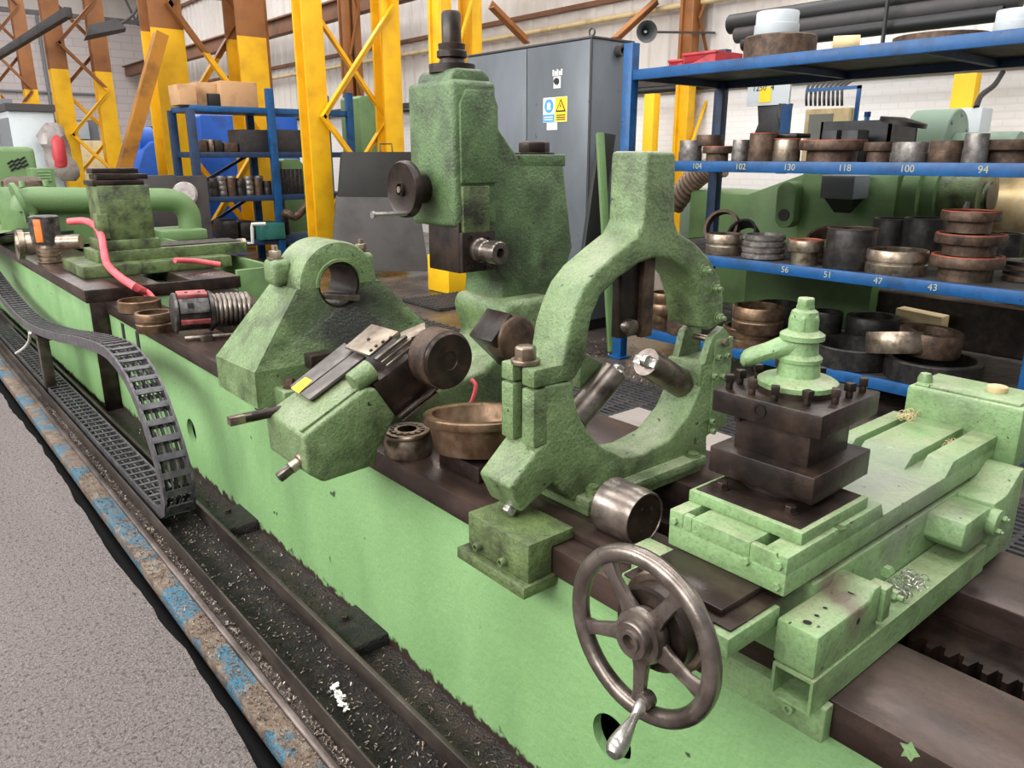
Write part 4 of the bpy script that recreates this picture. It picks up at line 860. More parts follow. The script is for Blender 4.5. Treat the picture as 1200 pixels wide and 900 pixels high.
for i in range(6):
    t = R(60*i+20); bm = B(); cyl(bm, c+V((.25*math.cos(t), .25*math.sin(t), 0)), c+V((.25*math.cos(t), .25*math.sin(t), .06)), .03, seg=10); mk('casting_bolt', bm, 'green_light', mf)
gp = thing('green_pipe', (0, 9.5, .9), 'thick green pipe with elbows running behind the far tool block', 'pipe')
yp = 9.3
bm = B(); hp = [P(28, 248, y=yp), P(30, 237, y=yp), P(40, 234, y=yp), P(60, 234, y=yp), P(100, 234, y=yp), P(150, 235, y=yp), P(190, 234, y=yp), P(206, 236, y=yp), P(217, 244, y=yp), P(222, 256, y=yp), P(223, 275, y=yp)]
tube(bm, hp, .125, 20, 5); gpt = mk('pipe_run', bm, 'green_machine', gp)
c = P(27, 238, y=yp); bm = B(); lathe(bm, [(.10, 0), (.20, 0), (.20, .04), (.10, .04)], frame(c-X*.05, V((.9, 0, .2))), 30, True); mk('pipe_flange', bm, 'green_machine', gp)
a, b_ = P(190, 285, y=9.0), P(243, 268, y=9.0)
bm = B(); box(bm, a.x, b_.x, 9.0, 9.6, .892, b_.z); mk('pipe_foot', bm, 'green_machine', gp, .02)
a, b_ = P(42, 252, y=9.4), P(116, 244, y=9.4); bm = B(); box(bm, a.x, b_.x, 9.35, 9.5, .89, b_.z); mk('pipe_saddle', bm, 'green_machine', gp, .005)
tf = thing('face_plate', (.5, 8.9, .89), 'wide dark flat table with pale green border behind the boring head', 'table')
a, b_ = P(0, 288, z=1.02), P(120, 258, z=1.02)
bm = B(); prism(bm, [P(-60, 282, z=1.02), P(0, 279, z=1.02), P(45, 259, z=1.02), P(112, 258, z=1.02), P(112, 268, z=1.02), P(70, 275, z=1.02)], (0, 0, .02)); mk('table_top', bm, 'black_ring', tf)
bm = B(); prism(bm, [P(-60, 300, z=.9), P(20, 283, z=.9), P(115, 276, z=.9), P(115, 254, z=.9), P(40, 252, z=.9), P(-60, 270, z=.9)], (0, 0, .12)); mk('table_bed', bm, 'green_light', tf, .005)

# ================================================================ WALLS AND ROOF
def brick_mat(name, axis, a, b_, mortar, bw=.44, bh=.15):
    m = bpy.data.materials.new(name); m.use_nodes = True; nt = m.node_tree; N = nt.nodes; L = nt.links; b = N['Principled BSDF']; b.inputs['Roughness'].default_value = .75
    g = N.new('ShaderNodeNewGeometry'); s = N.new('ShaderNodeSeparateXYZ'); c = N.new('ShaderNodeCombineXYZ'); L.new(g.outputs['Position'], s.inputs[0])
    L.new(s.outputs[axis], c.inputs[0]); L.new(s.outputs[2], c.inputs[1])
    t = N.new('ShaderNodeTexBrick'); t.inputs['Color1'].default_value = (*lin(a), 1); t.inputs['Color2'].default_value = (*lin(b_), 1); t.inputs['Mortar'].default_value = (*lin(mortar), 1)
    t.inputs['Scale'].default_value = 1; t.inputs['Brick Width'].default_value = bw; t.inputs['Row Height'].default_value = bh; t.inputs['Mortar Size'].default_value = .012
    L.new(c.outputs[0], t.inputs['Vector']); L.new(t.outputs['Color'], b.inputs['Base Color'])
    bp = N.new('ShaderNodeBump'); bp.inputs['Strength'].default_value = .3; bp.inputs['Distance'].default_value = .01; bp.invert = True; L.new(t.outputs['Fac'], bp.inputs['Height']); L.new(bp.outputs[0], b.inputs['Normal'])
    MATS[name] = m
brick_mat('brick_side', 1, (226, 224, 222), (224, 221, 218), (220, 216, 213), .23, .085)
brick_mat('brick_far', 0, (206, 196, 194), (198, 188, 186), (176, 164, 160), .9, .30)
WX = 9.4; WY = 37.0; zj = 2.95
bm = B(); box(bm, WX, WX+.3, -4, WY, -.2, zj); struct('wall_right', bm, 'brick_side')
# corrugated cladding above, built as folded sheet
bm = B(); prof = []; y = -4.0
while y < WY:
    prof += [(y, 0), (y+.16, 0), (y+.19, -.035), (y+.29, -.035), (y+.32, 0)]; y += .42
for (y0, d0), (y1, d1) in zip(prof, prof[1:]):
    vs = [bm.verts.new(q) for q in ((WX+.02+d0, y0, zj), (WX+.02+d1, y1, zj), (WX+.02+d1, y1, 8.6), (WX+.02+d0, y0, 8.6))]; bm.faces.new(vs)
o = mk('wall_cladding', bm, 'sheet_white', None, 0, sharp=20); tag(o, kind='structure')
bm = B(); box(bm, WX-.10, WX, -4, WY, zj-.05, zj+.05); struct('trim_1', bm, 'dark_steelwork')
for z in (4.3, 5.6, 7.0):
    bm = B(); box(bm, WX-.12, WX-.03, -4, WY, z, z+.08); struct('trim_2', bm, 'beam_brown')
bm = B(); box(bm, -9, WX+.3, WY, WY+.3, -.2, 7.2); struct('wall_far', bm, 'brick_far')
bm = B(); box(bm, -9, WX+.3, WY-.02, WY+.3, 7.2, 9.2); struct('wall_gable', bm, 'sheet_white')
bm = B(); box(bm, -9, WX+.3, -4.3, -4, -.2, 8.7); struct('wall_near', bm, 'mid_grey')  # unseen wall behind the camera, added to block sky light from there
bm = B(); box(bm, -9.3, -9, -4, WY, -.2, 4.2); struct('wall_left', bm, 'white_paint')  # unseen lower wall, added to block low sky light and bounce daylight
bm = B(); box(bm, -9.3, -9, -4, WY, 8.2, 8.7)
for y in range(-4, 38, 3): box(bm, -9.2, -9.1, y, y+.12, 4.2, 8.2)
struct('window_1', bm, 'dark_steelwork')
bm = B(); box(bm, 5.2, 7.2, WY-.08, WY, -.1, 3.2); struct('door_1', bm, 'mid_grey')
# roof decking between the roof lights
bm = B()
for x0, x1 in ((-9, -4.2), (-1.8, .6), (2.6, 5.2), (7.8, 9.7)): box(bm, x0, x1, -4, WY, 8.7, 8.8)
for y in range(-4, 37, 4):
    for x0, x1 in ((-4.2, -1.8), (.6, 2.6), (5.2, 7.8)): box(bm, x0, x1, y, y+.5, 8.7, 8.8)
struct('ceiling', bm, 'dark_steelwork')
# roof trusses
for y in (12.5, 19, 25.5, 32):
    t = thing('roof_truss', (0, y, 6.4), 'dark steel roof truss spanning the hall at y level %s' % y, 'roof truss', 'roof trusses across the hall'); t['label'] = 'dark lattice steel roof truss spanning the hall above the yellow columns'
    bm = B(); bar(bm, (-8, y, 6.4), (9.3, y, 6.4), .14, .14); mk('bottom_chord', bm, 'dark_steelwork', t)
    bm = B(); bar(bm, (-8, y, 8.3), (9.3, y, 8.3), .14, .14); mk('top_chord', bm, 'dark_steelwork', t)
    for k in range(12):
        x = -8+k*1.44; bm = B(); bar(bm, (x, y, 6.4), (x+.72, y, 8.3), .07, .07); bar(bm, (x+.72, y, 8.3), (x+1.44, y, 6.4), .07, .07); mk('truss_web', bm, 'dark_steelwork', t)
# crane beams running along the hall
q = P(300, 33, x=8.6); bm = B(); box(bm, 8.5, 8.75, 6, WY-.2, q.z-.35, q.z); box(bm, 8.4, 8.85, 6, WY-.2, q.z, q.z+.04); tag(mk('crane_beam', bm, 'beam_brown', None, .01), 'brown crane runway beam along the corrugated wall', 'steel beam')
q = P(50, 33, x=2.2); bm = B(); box(bm, 2.14, 2.26, 16, WY-.2, q.z-.08, q.z+.08); tag(mk('crane_beam', bm, 'dark_steelwork', None, .01), 'dark steel beam running above the tall two-tone column', 'steel beam')
q = P(610, 40, x=9.2); bm = B(); cyl(bm, (9.2, -3, q.z), (9.2, WY-.3, q.z), .045, seg=12); tag(mk('wall_pipe', bm, 'wood_pale'), 'long thin yellowish pipe along the white corrugated wall', 'pipe')
q = P(740, 108, x=9.25); bm = B(); cyl(bm, (9.25, -3, q.z), (9.25, 30, q.z), .05, seg=12); tag(mk('wall_pipe', bm, 'cable_black'), 'long dark pipe on top of the painted brick wall', 'pipe')

# ================================================================ LATTICE COLUMNS
def hsec(bm, x, y, ax, ay, z0, z1, t=.05):
    """I-section leg; flanges face +-Y"""
    box(bm, x-ax/2, x+ax/2, y-ay/2, y-ay/2+t, z0, z1); box(bm, x-ax/2, x+ax/2, y+ay/2-t, y+ay/2, z0, z1); box(bm, x-t, x+t, y-ay/2+t, y+ay/2-t, z0, z1)
def lattice(label, pxs, yc, zt, ax, ay, ph, z1=8.2, pitch=1.3, bw=.08, cat='column'):
    xs = [P(px, 182, y=yc).x for px in pxs]; m = yellow_column(zt); mb = yellow_column(zt-.35)
    t = thing('steel_column', (sum(xs)/len(xs), yc, 0), label, cat, 'lattice crane columns')
    for x in xs:
        bm = B(); hsec(bm, x, yc, ax, ay, 0, z1); mk('column_leg', bm, m, t, .006)
    if len(xs) > 1:
        a, b_ = xs[0], xs[-1]; z = ph; k = 0
        while z < z1-pitch:
            bm = B(); e = ((a, b_), (b_, a))[k % 2]; angle(bm, (e[0], yc-ay/2-.02, z), (e[1], yc-ay/2-.02, z+pitch), bw, .015, (0, -1, 0)); mk('brace', bm, mb, t)
            bm = B(); angle(bm, (e[1], yc+ay/2+.02, z), (e[0], yc+ay/2+.02, z+pitch), bw, .015, (0, -1, 0)); mk('brace', bm, mb, t)
            z += pitch; k += 1
    return t, xs
zB = P(376, 40, y=11.9).z
lattice('yellow lattice column with cross braces beside the leaning grey board', (371, 458), 11.9, 6.5, .34, .34, P(455, 140, y=11.9).z-1.75*2, pitch=1.75, bw=.10)
lattice('two-tone lattice column behind the low blue rack with cardboard boxes', (207, 300), 15.3, P(285, 45, y=15.3).z, .55, .62, .1, pitch=2.1, bw=.12)
lattice('tall two-tone lattice column with three crossed braces before the white block wall', (84, 133), 21, P(60, 81, y=21).z, .36, .30, .3, pitch=.98, bw=.08)
lattice('two-tone lattice column standing closest to the white block wall', (4, 48), 27, P(33, 105, y=27).z, .34, .30, .3, pitch=1.1, bw=.08)
ta, xa = lattice('yellow column standing behind the head of the roller steady rest', (519, 553), 8.75, 6.5, .16, .30, .4, pitch=1.2, bw=.05)
q0, q1 = P(515, 345, y=8.55), P(559, 345, y=8.55)
bm = B(); box(bm, xa[0]-.13, xa[1]+.12, 8.5, 9.0, 0, P(537, 301, y=8.5).z); mk('column_base', bm, 'yellow_plain', ta, .01)
lattice('brown and yellow wall column behind the upper shelf of the blue rack', (799, 819), 8.15, P(800, 78, y=8.15).z, .18, .26, .2, pitch=.9, bw=.05)
lattice('slim lattice post against the corrugated wall seen through the braced yellow column', (412, 424), 15.5, P(416, 120, y=15.5).z, .16, .2, .2, pitch=.9, bw=.06)
lattice('slim lattice post against the corrugated wall above the blue rack', (310, 321), 21, P(416, 120, y=15.5).z, .18, .2, .2, pitch=1.0, bw=.06)
st_ = thing('steel_strut', (0, 0, 0), 'thick dark yellow diagonal strut leaning against the two-tone column', 'steel strut')
a = P(187, 40, y=14.6); b_ = P(141, 208, y=14.6); b_ = a+(b_-a)*(a.z/(a.z-b_.z)); st_.location = b_; ORG[st_.name] = b_.copy()
bm = B(); bar(bm, a, b_, .14, .30, Y); mk('strut_web', bm, 'strut_amber', st_); bm = B(); bar(bm, a-Y*.16, b_-Y*.16, .20, .04, Y); mk('strut_flange', bm, 'strut_amber', st_)
for i, (a, b_, y) in enumerate((((716, 44), (768, -4), 8.9), ((614, 52), (572, 10), 9.6))):
    bm = B(); angle(bm, P(*a, y=y), P(*b_, y=y), .13, .02, (0, -1, 0)); tag(mk('steel_brace', bm, 'steel_primer'), ('orange diagonal brace rising from the grey cabinet towards the loudspeaker', 'orange diagonal brace behind the left end of the grey cabinet')[i], 'steel brace')
# flood light under the beam
flt = thing('flood_light', (0, 0, 0), 'black rectangular flood light hung beside the tall two-tone column', 'flood light'); c = P(128, 38, y=19); flt.location = c; ORG[flt.name] = c.copy()
bm = B(); hull(bm, [c+V(p) for p in ((-.45, 0, -.1), (.35, 0, .12), (.45, .5, .1), (-.4, .5, -.15), (-.35, .1, .12), (.2, .1, .3), (.3, .4, .3), (-.3, .4, .1))]); mk('lamp_housing', bm, 'dark_steelwork', flt)
bm = B(); tube(bm, [c+V((.3, .2, .2)), c+V((.7, .2, .6)), c+V((.8, .2, 1.4))], .03, 8); mk('lamp_arm', bm, 'dark_steelwork', flt)
# wall posts / conduits on the far wall
bm = B(); cyl(bm, (5.6, 36.9, 0), (5.6, 36.9, 7), .06, seg=8); cyl(bm, (2.0, 36.9, 4.2), (8, 36.9, 4.2), .05, seg=8); tag(mk('conduit', bm, 'mid_grey'), 'thin conduit crossing the far white block wall', 'conduit')
# electrical cabinets at far left
ec = thing('electric_cabinet', (0, 0, 0), 'light grey electrical cabinet behind the headstock', 'cabinet'); a, b_ = P(28, 240, y=14), P(62, 131, y=14); ec.location = (a.x, 14, 0); ORG[ec.name] = V((a.x, 14, 0))
bm = B(); box(bm, a.x, b_.x, 14, 14.9, 0, b_.z); mk('cabinet_body', bm, 'light_grey', ec, .01); bm = B(); box(bm, a.x-.03, b_.x+.03, 13.95, 14.95, b_.z, b_.z+.10); mk('cabinet_top', bm, 'cabinet_edge', ec)
bm = B(); box(bm, a.x-.02, a.x+.0, 14.02, 14.9, .1, b_.z-.1); mk('cabinet_door', bm, 'mid_grey', ec)
a, b_ = P(4, 200, y=20), P(14, 116, y=20); bm = B(); box(bm, a.x, b_.x, 20, 20.8, 0, b_.z); box(bm, a.x-.4, a.x, 20, 20.6, 1.2, P(4, 135, y=20).z); tag(mk('electric_cabinet', bm, 'mid_grey', None, .01), 'narrow mid grey cabinet beyond the light grey cabinet', 'cabinet')
a, b_ = P(88, 163, y=36.6), P(103, 143, y=36.6); bm = B(); box(bm, a.x, b_.x, 36.6, 37, a.z, b_.z); tag(mk('electric_cabinet', bm, 'light_grey', None, .01), 'pale blue-grey box mounted on the far block wall', 'cabinet')
a, b_ = P(98, 210, y=30), P(135, 165, y=30); bm = B(); box(bm, a.x, b_.x, 30, 30.3, 0, b_.z); tag(mk('wood_screen', bm, 'wood_pale', None, .01), 'pale wooden screen panel standing before the far wall', 'panel')
# bagged red fire extinguisher shape hanging on the column
eb = thing('bagged_extinguisher', (0, 0, 0), 'red cylinder wrapped in clear plastic hanging on the tall two-tone column', 'extinguisher'); c = P(68, 174, y=13.75); eb.location = c; ORG[eb.name] = c.copy()
bm = B(); lathe(bm, [(0, -.30), (.10, -.30), (.11, -.27), (.11, .12), (.06, .2), (.03, .22), (0, .22)], Matrix.Translation(c) @ Matrix.Scale(.9, 4), 18); mk('extinguisher_body', bm, 'red_paint', eb)
rr = random.Random(5); bm = B()
loft(bm, [[c+V((math.cos(t)*r*.6*(1+rr.uniform(-.2, .2))+dx*.5, math.sin(t)*r*.4*(1+rr.uniform(-.15, .15))+.08, z*.6)) for t in [6.283*k/12 for k in range(12)]] for z, r, dx in ((.62, .12, -.05), (.5, .25, -.04), (.3, .34, -.05), (.1, .33, -.1), (-.1, .30, -.02), (-.3, .34, .02), (-.5, .38, .08), (-.68, .30, .16), (-.8, .15, .2))]); mk('plastic_wrap', bm, 'plastic_clear', eb)
# blue machine block and plates behind the far carriage
bmn = thing('blue_machine', (0, 0, 0), 'blue painted machine cover standing behind the far tool block', 'machine'); a, b_ = P(160, 206, y=16.5), P(203, 166, y=16.5); bmn.location = (a.x, 16.5, 0); ORG[bmn.name] = V((a.x, 16.5, 0))
bm = B(); prism(bm, [V((x, 16.5, z)) for x, z in ((a.x, 0), (b_.x, 0), (b_.x, b_.z), (a.x+.35, b_.z), (a.x+.2, b_.z-.15), (a.x, a.z))], (0, 1.2, 0)); mk('cover', bm, 'blue_bright', bmn, .03)
bm = B(); cyl(bm, (a.x+.2, 17, b_.z-.02), (a.x+.5, 17, b_.z-.02), .3, seg=20); mk('round_top', bm, 'blue_bright', bmn)
for (pa, pb, y, m, lab) in (((240, 200), (291, 136), 17.5, 'blue_bright', 'blue sheet metal machine guard seen through the low blue rack'), ((320, 200), (348, 134), 17.5, 'blue_bright', 'blue machine guard beyond the right bay of the low blue rack'), ((424, 176), (444, 113), 14.5, 'green_machine', 'green machine casting standing behind the braced yellow column'), ((333, 214), (356, 186), 15, 'green_machine', 'small green machine casting behind the rack post')):
    a, b_ = P(*pa, y=y), P(*pb, y=y); bm = B(); prism(bm, [V((x, y, z)) for x, z in ((a.x, 0), (b_.x, 0), (b_.x, b_.z-.12), (b_.x-.12, b_.z), (a.x+.05, b_.z), (a.x, b_.z-.05))], (0, .8, 0)); tag(mk('machine_guard', bm, m, None, .02), lab, 'machine')
a, b_ = P(166, 230, y=12.5), P(206, 205, y=12.5); bm = B(); box(bm, a.x, b_.x, 12.5, 12.6, a.z-.5, b_.z); box(bm, a.x+.1, b_.x+.5, 12.62, 12.8, 0, b_.z-.02); tag(mk('steel_plate', bm, 'dark_steelwork', None, .01), 'dark steel plates stacked behind the green pipe elbow', 'steel plate')
c = P(217, 228, y=10.5); bm = B(); lathe(bm, [(0, 0), (.15, 0), (.16, .02), (.14, .05), (0, .06)], frame(c, V((-.5, -.8, .2))), 24); cyl(bm, (c.x, c.y, 0), c, .02, seg=8); tag(mk('round_lamp', bm, 'plastic_clear'), 'round grey work lamp head beside the pipe elbow', 'lamp')

# ================================================================ LOW BLUE RACK
YR = 13.0
rk = thing('storage_rack', (4, YR, 0), 'low blue steel rack with cardboard boxes on top, beyond the bed', 'storage rack')
rx = [P(228, 180, y=YR).x, P(321, 180, y=YR).x, P(412, 180, y=YR).x]; rzt = P(318, 104, y=YR).z
for i, x in enumerate(rx):
    for y in (YR, YR+.9):
        bm = B(); box(bm, x-.06, x+.06, y-.05, y+.05, 0, rzt-(.0 if i else .35)); mk('post', bm, 'blue_paint' if i else 'rack_blue_dark', rk, .004)
rlev = [P(275, py, y=YR).z for py in (125, 178, 230, 283)]
for i, z in enumerate(rlev):
    bm = B(); box(bm, rx[0], rx[2], YR-.02, YR+.92, z-.09, z); mk('shelf_deck', bm, 'rack_blue_dark' if i else 'blue_paint', rk, .004)
bm = B(); bar(bm, (rx[0], YR+.9, rlev[2]), (rx[1], YR+.9, rlev[1]), .05, .05); bar(bm, (rx[0], YR+.9, rlev[3]), (rx[1], YR+.9, rlev[2]), .05, .05); mk('cross_brace', bm, 'rack_blue_dark', rk)
def rack_box(name, pl, pr, pt, z, m, label, cat, dy=.1, dep=.5, group=None, bev=.01):
    a, b_ = P(pl, 180, y=YR+dy), P(pr, 180, y=YR+dy); zt = P((pl+pr)/2, pt, y=YR+dy).z
    bm = B(); box(bm, a.x, b_.x, YR+dy, YR+dy+dep, z, max(zt, z+.08)); return tag(mk(name, bm, m, None, bev), label, cat, group)
rack_box('cardboard_box', 218, 238, 99, rlev[0], 'cardboard', 'small pale cardboard box with loose flap on the low rack', 'box', .0)
rack_box('cardboard_box', 238, 266, 97, rlev[0], 'cardboard', 'middle brown cardboard box on top of the low rack', 'box', .2)
rack_box('cardboard_box', 266, 308, 96, rlev[0], 'cardboard', 'wide cardboard box with white label on top of the low rack', 'box', .05)
rack_box('framed_photo', 251, 265, 110, rlev[0], 'sign_black', 'small black and white framed device among the cardboard boxes', 'device', .1, .08)
rack_box('black_crate', 282, 318, 152, rlev[1], 'black_plastic', 'black plastic crate on the second level of the low rack', 'crate', .1)
rack_box('black_crate', 322, 356, 152, rlev[1], 'black_plastic', 'black plastic crate beyond the middle post of the low rack', 'crate', .1)
for i, (pl, pr, pt) in enumerate(((236, 244, 164), (246, 252, 163), (253, 262, 164), (264, 280, 167))):
    rack_box('tool_part', pl, pr, pt, rlev[1], ('rust_brown', 'bearing_steel', 'black_ring', 'rust_brown')[i], 'small metal parts in a row on the second level of the low rack', 'metal part', .1, .3, 'metal parts on the low rack', .02)
for i in range(13):
    px = 251+i*5.3+(i % 2); pt = 212-(i % 3)*3
    q = P(px, 225, y=YR+.12); z = rlev[2]; r_ = .075; h = P(px, pt, y=YR+.12).z-z
    bm = B(); ring_mesh(bm, r_, max(h, .12), .05, ('groove', 'plain', 'multi')[i % 3], Matrix.Translation((q.x, YR+.15+.18*(i % 2), z))); tag(mk('bearing_ring', bm, ('black_ring', 'rust_brown', 'grey_ring')[i % 3]), 'small dark bearing ring in the row on the third level of the low rack', 'bearing ring', 'bearing rings on the low rack')
for i in range(6):
    px = 330+i*5; q = P(px, 225, y=YR+.12); bm = B(); cyl(bm, (q.x, YR+.2, rlev[2]), (q.x, YR+.2, rlev[2]+.42), .055, seg=16); tag(mk('steel_bar', bm, 'black_ring', None, .004), 'dark upright steel bar on the third level beyond the rack post', 'steel bar', 'upright bars on the low rack')
rack_box('plastic_crate', 297, 327, 262, rlev[3], 'teal_plastic', 'teal plastic crate on the lowest level of the low rack', 'crate', -.1, .6)
for i, (pl, pr, pt) in enumerate(((252, 272, 258), (273, 295, 260))): rack_box('drum_part', pl, pr, pt, rlev[3], 'black_ring', ('dark metal drum part beside the end post of the low rack', 'dark metal drum part touching the teal crate')[i], 'metal part', .1, .5, 'drum parts on the low rack', .06)
bm = B(); tube(bm, [V((P(334, 250, y=13.3).x, 13.3, rlev[3]+.07)), P(334, 250, y=12.8), P(345, 254, y=12.7), P(354, 247, y=12.7), P(360, 240, y=12.7)], .07, 10); tag(mk('bent_pipe', bm, 'rust_brown'), 'bent brown pipe sticking out of the low blue rack', 'pipe')

# ================================================================ LEANING BOARD, MATS
lb = thing('leaning_board', (5, 10.4, 0), 'large dark grey board leaning against the braced yellow column', 'board')
def lean(px, py, f): return P(px, py, y=10.35+.95*f)
a, b_, c, d = P(388, 318, y=10.35), P(503, 318, y=10.35), lean(482, 178, 1), lean(399, 178, 1)
def lp(u, v):
    return (a*(1-u)+b_*u)*(1-v)+(d*(1-u)+c*u)*v
bm = B(); prism(bm, [lp(0, 0), lp(1, 0), lp(1, .61), lp(0, .61)], (.0, .04, 0)); mk('lower_panel', bm, 'board_grey', lb, .004)
bm = B(); prism(bm, [lp(.02, .61), lp(1, .61), lp(1, 1), lp(.02, 1)], (.0, .05, 0)); up_ = mk('upper_panel', bm, 'board_dark', lb, .004)
bm = B(); tube(bm, [lp(.55, 1), lp(.55, 1.07), lp(.72, 1.07), lp(.72, 1)], .012, 6, 0); mk('carry_handle', bm, 'cabinet_edge', lb)
def mat_(label, x0, x1, y0, y1, pitch, rot=0):
    t = thing('rubber_mat', ((x0+x1)/2, (y0+y1)/2, 0), label, 'floor mat', 'ribbed rubber floor mats')
    cx, cy = (x0+x1)/2, (y0+y1)/2; M = Matrix.Translation((cx, cy, 0)) @ Matrix.Rotation(R(rot), 4, 'Z'); hx, hy = (x1-x0)/2, (y1-y0)/2
    bm = B(); box(bm, -hx, hx, -hy, hy, 0, .02, M); mk('mat_base', bm, 'rubber', t, .004)
    bm = B(); n = int(2*hx/pitch)
    for i in range(n): box(bm, -hx+pitch*(i+.2), -hx+pitch*(i+.65), -hy, hy, .02, .034, M)
    n = int(2*hy/(pitch*2.4))
    for i in range(n): box(bm, -hx, hx, -hy+pitch*2.4*(i+.1), -hy+pitch*2.4*(i+.3), .02, .032, M)
    tag(mk('mat_ribs', bm, 'rubber', t), kind='stuff'); return t
mat_('black ribbed rubber mat on the floor behind the ring steady rest', 1.9, 3.4, 2.6, 5.3, .055, 0)
mat_('black ribbed rubber mat on the floor beneath the roller steady rest column', 2.0, 3.5, 5.45, 7.6, .055)
mat_('black ribbed rubber mat beside the rear of the carriage', 1.7, 3.3, .2, 2.5, .055)
mt = mat_('thick ribbed mat lying before the yellow column base', 3.95, 5.5, 7.6, 8.45, .06, 0)
chips('swarf_chips', 700, (3.4, 4.4), (3.6, 6.0), .002, .012, 'swarf', 'bright swarf on the floor by the foot of the blue shelf rack', 8)
# pale planks behind the bed seen through the ring bore
for i, (y0, y1) in enumerate(((1.62, 1.95), (1.955, 2.28))):
    o = bxp('floor_plank', 'amber_plank', None, .93, 1.42, y0, y1, .62, .66, .004); tag(o, 'pale flat cover plank behind the bed seen through the ring bore', 'plank', 'cover planks behind the bed')
bm = B(); box(bm, .92, 1.42, 1.60, 2.30, .0, .62); tag(mk('plank_support', bm, 'black_steel'), 'dark support frame under the pale cover planks', 'support')

# ================================================================ GREY CABINET
cx0, cx1, cz1 = 4.45, 5.05, P(690, 42, x=4.45).z
cy0, cy1 = P(690, 150, x=4.45).y, P(548, 150, x=4.45).y
gc = thing('control_cabinet', (4.75, (cy0+cy1)/2, 0), 'tall dark grey control cabinet with warning sign behind the machine', 'cabinet')
bm = B(); box(bm, cx0+.02, cx1, cy0, cy1, .12, cz1-.02); mk('cabinet_body', bm, 'cabinet_grey', gc, .006)
bm = B(); box(bm, cx0+.0, cx1+.01, cy0-.012, cy1, cz1-.02, cz1); mk('cabinet_top', bm, 'cabinet_edge', gc, .003)
bm = B(); box(bm, cx0+.06, cx1-.04, cy0+.04, cy1-.04, 0, .12); mk('plinth', bm, 'sign_black', gc)
ysm = P(617, 150, x=cx0).y
for (a, b_) in ((cy0+.012, ysm-.006), (ysm+.006, cy1-.01)):
    bm = B(); box(bm, cx0, cx0+.022, a, b_, .14, cz1-.03); dr = mk('cabinet_door', bm, 'cabinet_grey', gc, .004)
bm = B(); box(bm, cx0+.004, cx0+.02, cy0-.006, cy0+.008, .14, cz1-.02); mk('corner_edge', bm, 'cabinet_edge', gc)
q = P(724, 60, y=cy0); bm = B(); lathe(bm, [(.03, 0), (.055, 0), (.055, .07), (.03, .07)], frame(q, -Y), 20, True); mk('cable_gland', bm, 'cabinet_edge', gc)
q = P(734, 62, y=cy0-.002); bm = B(); cyl(bm, q, q+Y*.01, .03, seg=16); mk('gland_hole', bm, 'sign_black', gc)
q = P(691, 36, x=cx0+.03); bm = B(); lathe(bm, [(.035+.01*math.cos(6.283*k/8), .01*math.sin(6.283*k/8)) for k in range(8)], frame((cx0+.06, cy0+.05, cz1+.04), X), 20, True); mk('lifting_eye', bm, 'cabinet_edge', gc)
def onface(pl, pr, pt, pb, x): a, b_ = P(pl, pt, x=x), P(pr, pb, x=x); return a.y, b_.y, b_.z, a.z
y1_, y0_, z0_, z1_ = onface(637, 664.5, 115, 142.5, cx0); xs_ = cx0-.004
sg = mk('warning_sign', box(B(), xs_, cx0+.001, y0_, y1_, z0_, z1_), 'sign_white', gc); ym_ = (y0_+y1_)/2
def quad(name, ya, yb, za, zb, m, par, x=xs_): bm = B(); box(bm, x-.002, x, ya, yb, za, zb); return mk(name, bm, m, par)
quad('sign_panel', y0_+.004, ym_-.004, z0_+.004, z1_-.004, 'sign_yellow', sg); H_ = z1_-z0_; W_ = y1_-y0_
quad('sign_panel', ym_+.004, y1_-.004, z0_+.004, z0_+H_*.32, 'sign_blue', sg)
bm = B(); cyl(bm, (xs_-.003, ym_+W_*.25, z0_+H_*.66), (xs_, ym_+W_*.25, z0_+H_*.66), W_*.19, seg=24); mk('mandatory_disc', bm, 'sign_blue', sg)
bm = B(); cyl(bm, (xs_-.004, ym_+W_*.25, z0_+H_*.70), (xs_, ym_+W_*.25, z0_+H_*.70), W_*.075, seg=16); box(bm, xs_-.004, xs_, ym_+W_*.17, ym_+W_*.33, z0_+H_*.52, z0_+H_*.60); mk('figure_mark', bm, 'sign_white', sg)
def tri(name, s, m, dx): 
    c = V((xs_-.002-dx, ym_-W_*.25, z0_+H_*.60)); bm = B(); prism(bm, [c+V((0, -s*.95, -s*.6)), c+V((0, s*.95, -s*.6)), c+V((0, 0, s))], (-.0015, 0, 0)); return mk(name, bm, m, sg)
tri('warning_triangle', W_*.22, 'sign_black', .0005); tri('warning_triangle', W_*.155, 'sign_yellow', .0025)
c = V((xs_-.006, ym_-W_*.25, z0_+H_*.60)); s = W_*.1
bm = B(); prism(bm, [c+V((0, y*s, z*s)) for y, z in ((-.1, 1.1), (.35, .1), (.05, .1), (.2, -.6), (-.35, .3), (-.05, .3))], (-.001, 0, 0)); mk('bolt_mark', bm, 'sign_black', sg)
for k in range(3): quad('print_line', ym_-W_*.44, ym_-W_*.08, z0_+H_*(.08+.085*k), z0_+H_*(.12+.085*k), 'sign_black', sg, xs_-.002)
for k in range(2): quad('print_line', ym_+W_*.08, ym_+W_*.44, z0_+H_*(.09+.1*k), z0_+H_*(.13+.1*k), 'sign_white', sg, xs_-.002)
y1_, y0_, z0_, z1_ = onface(649, 657, 90, 103, cx0); pl_ = quad('switch_plate', y0_, y1_, z0_, z1_, 'sign_white', gc, cx0)
bm = B(); cyl(bm, (cx0-.02, (y0_+y1_)/2, (z0_+z1_)/2+.01), (cx0, (y0_+y1_)/2, (z0_+z1_)/2+.01), .032, seg=18); mk('switch_knob', bm, 'sign_black', gc)
y1_, y0_, z0_, z1_ = onface(641, 653, 144, 152, cx0); quad('small_plate', y0_, y1_, z0_, z1_, 'sign_white', gc, cx0)
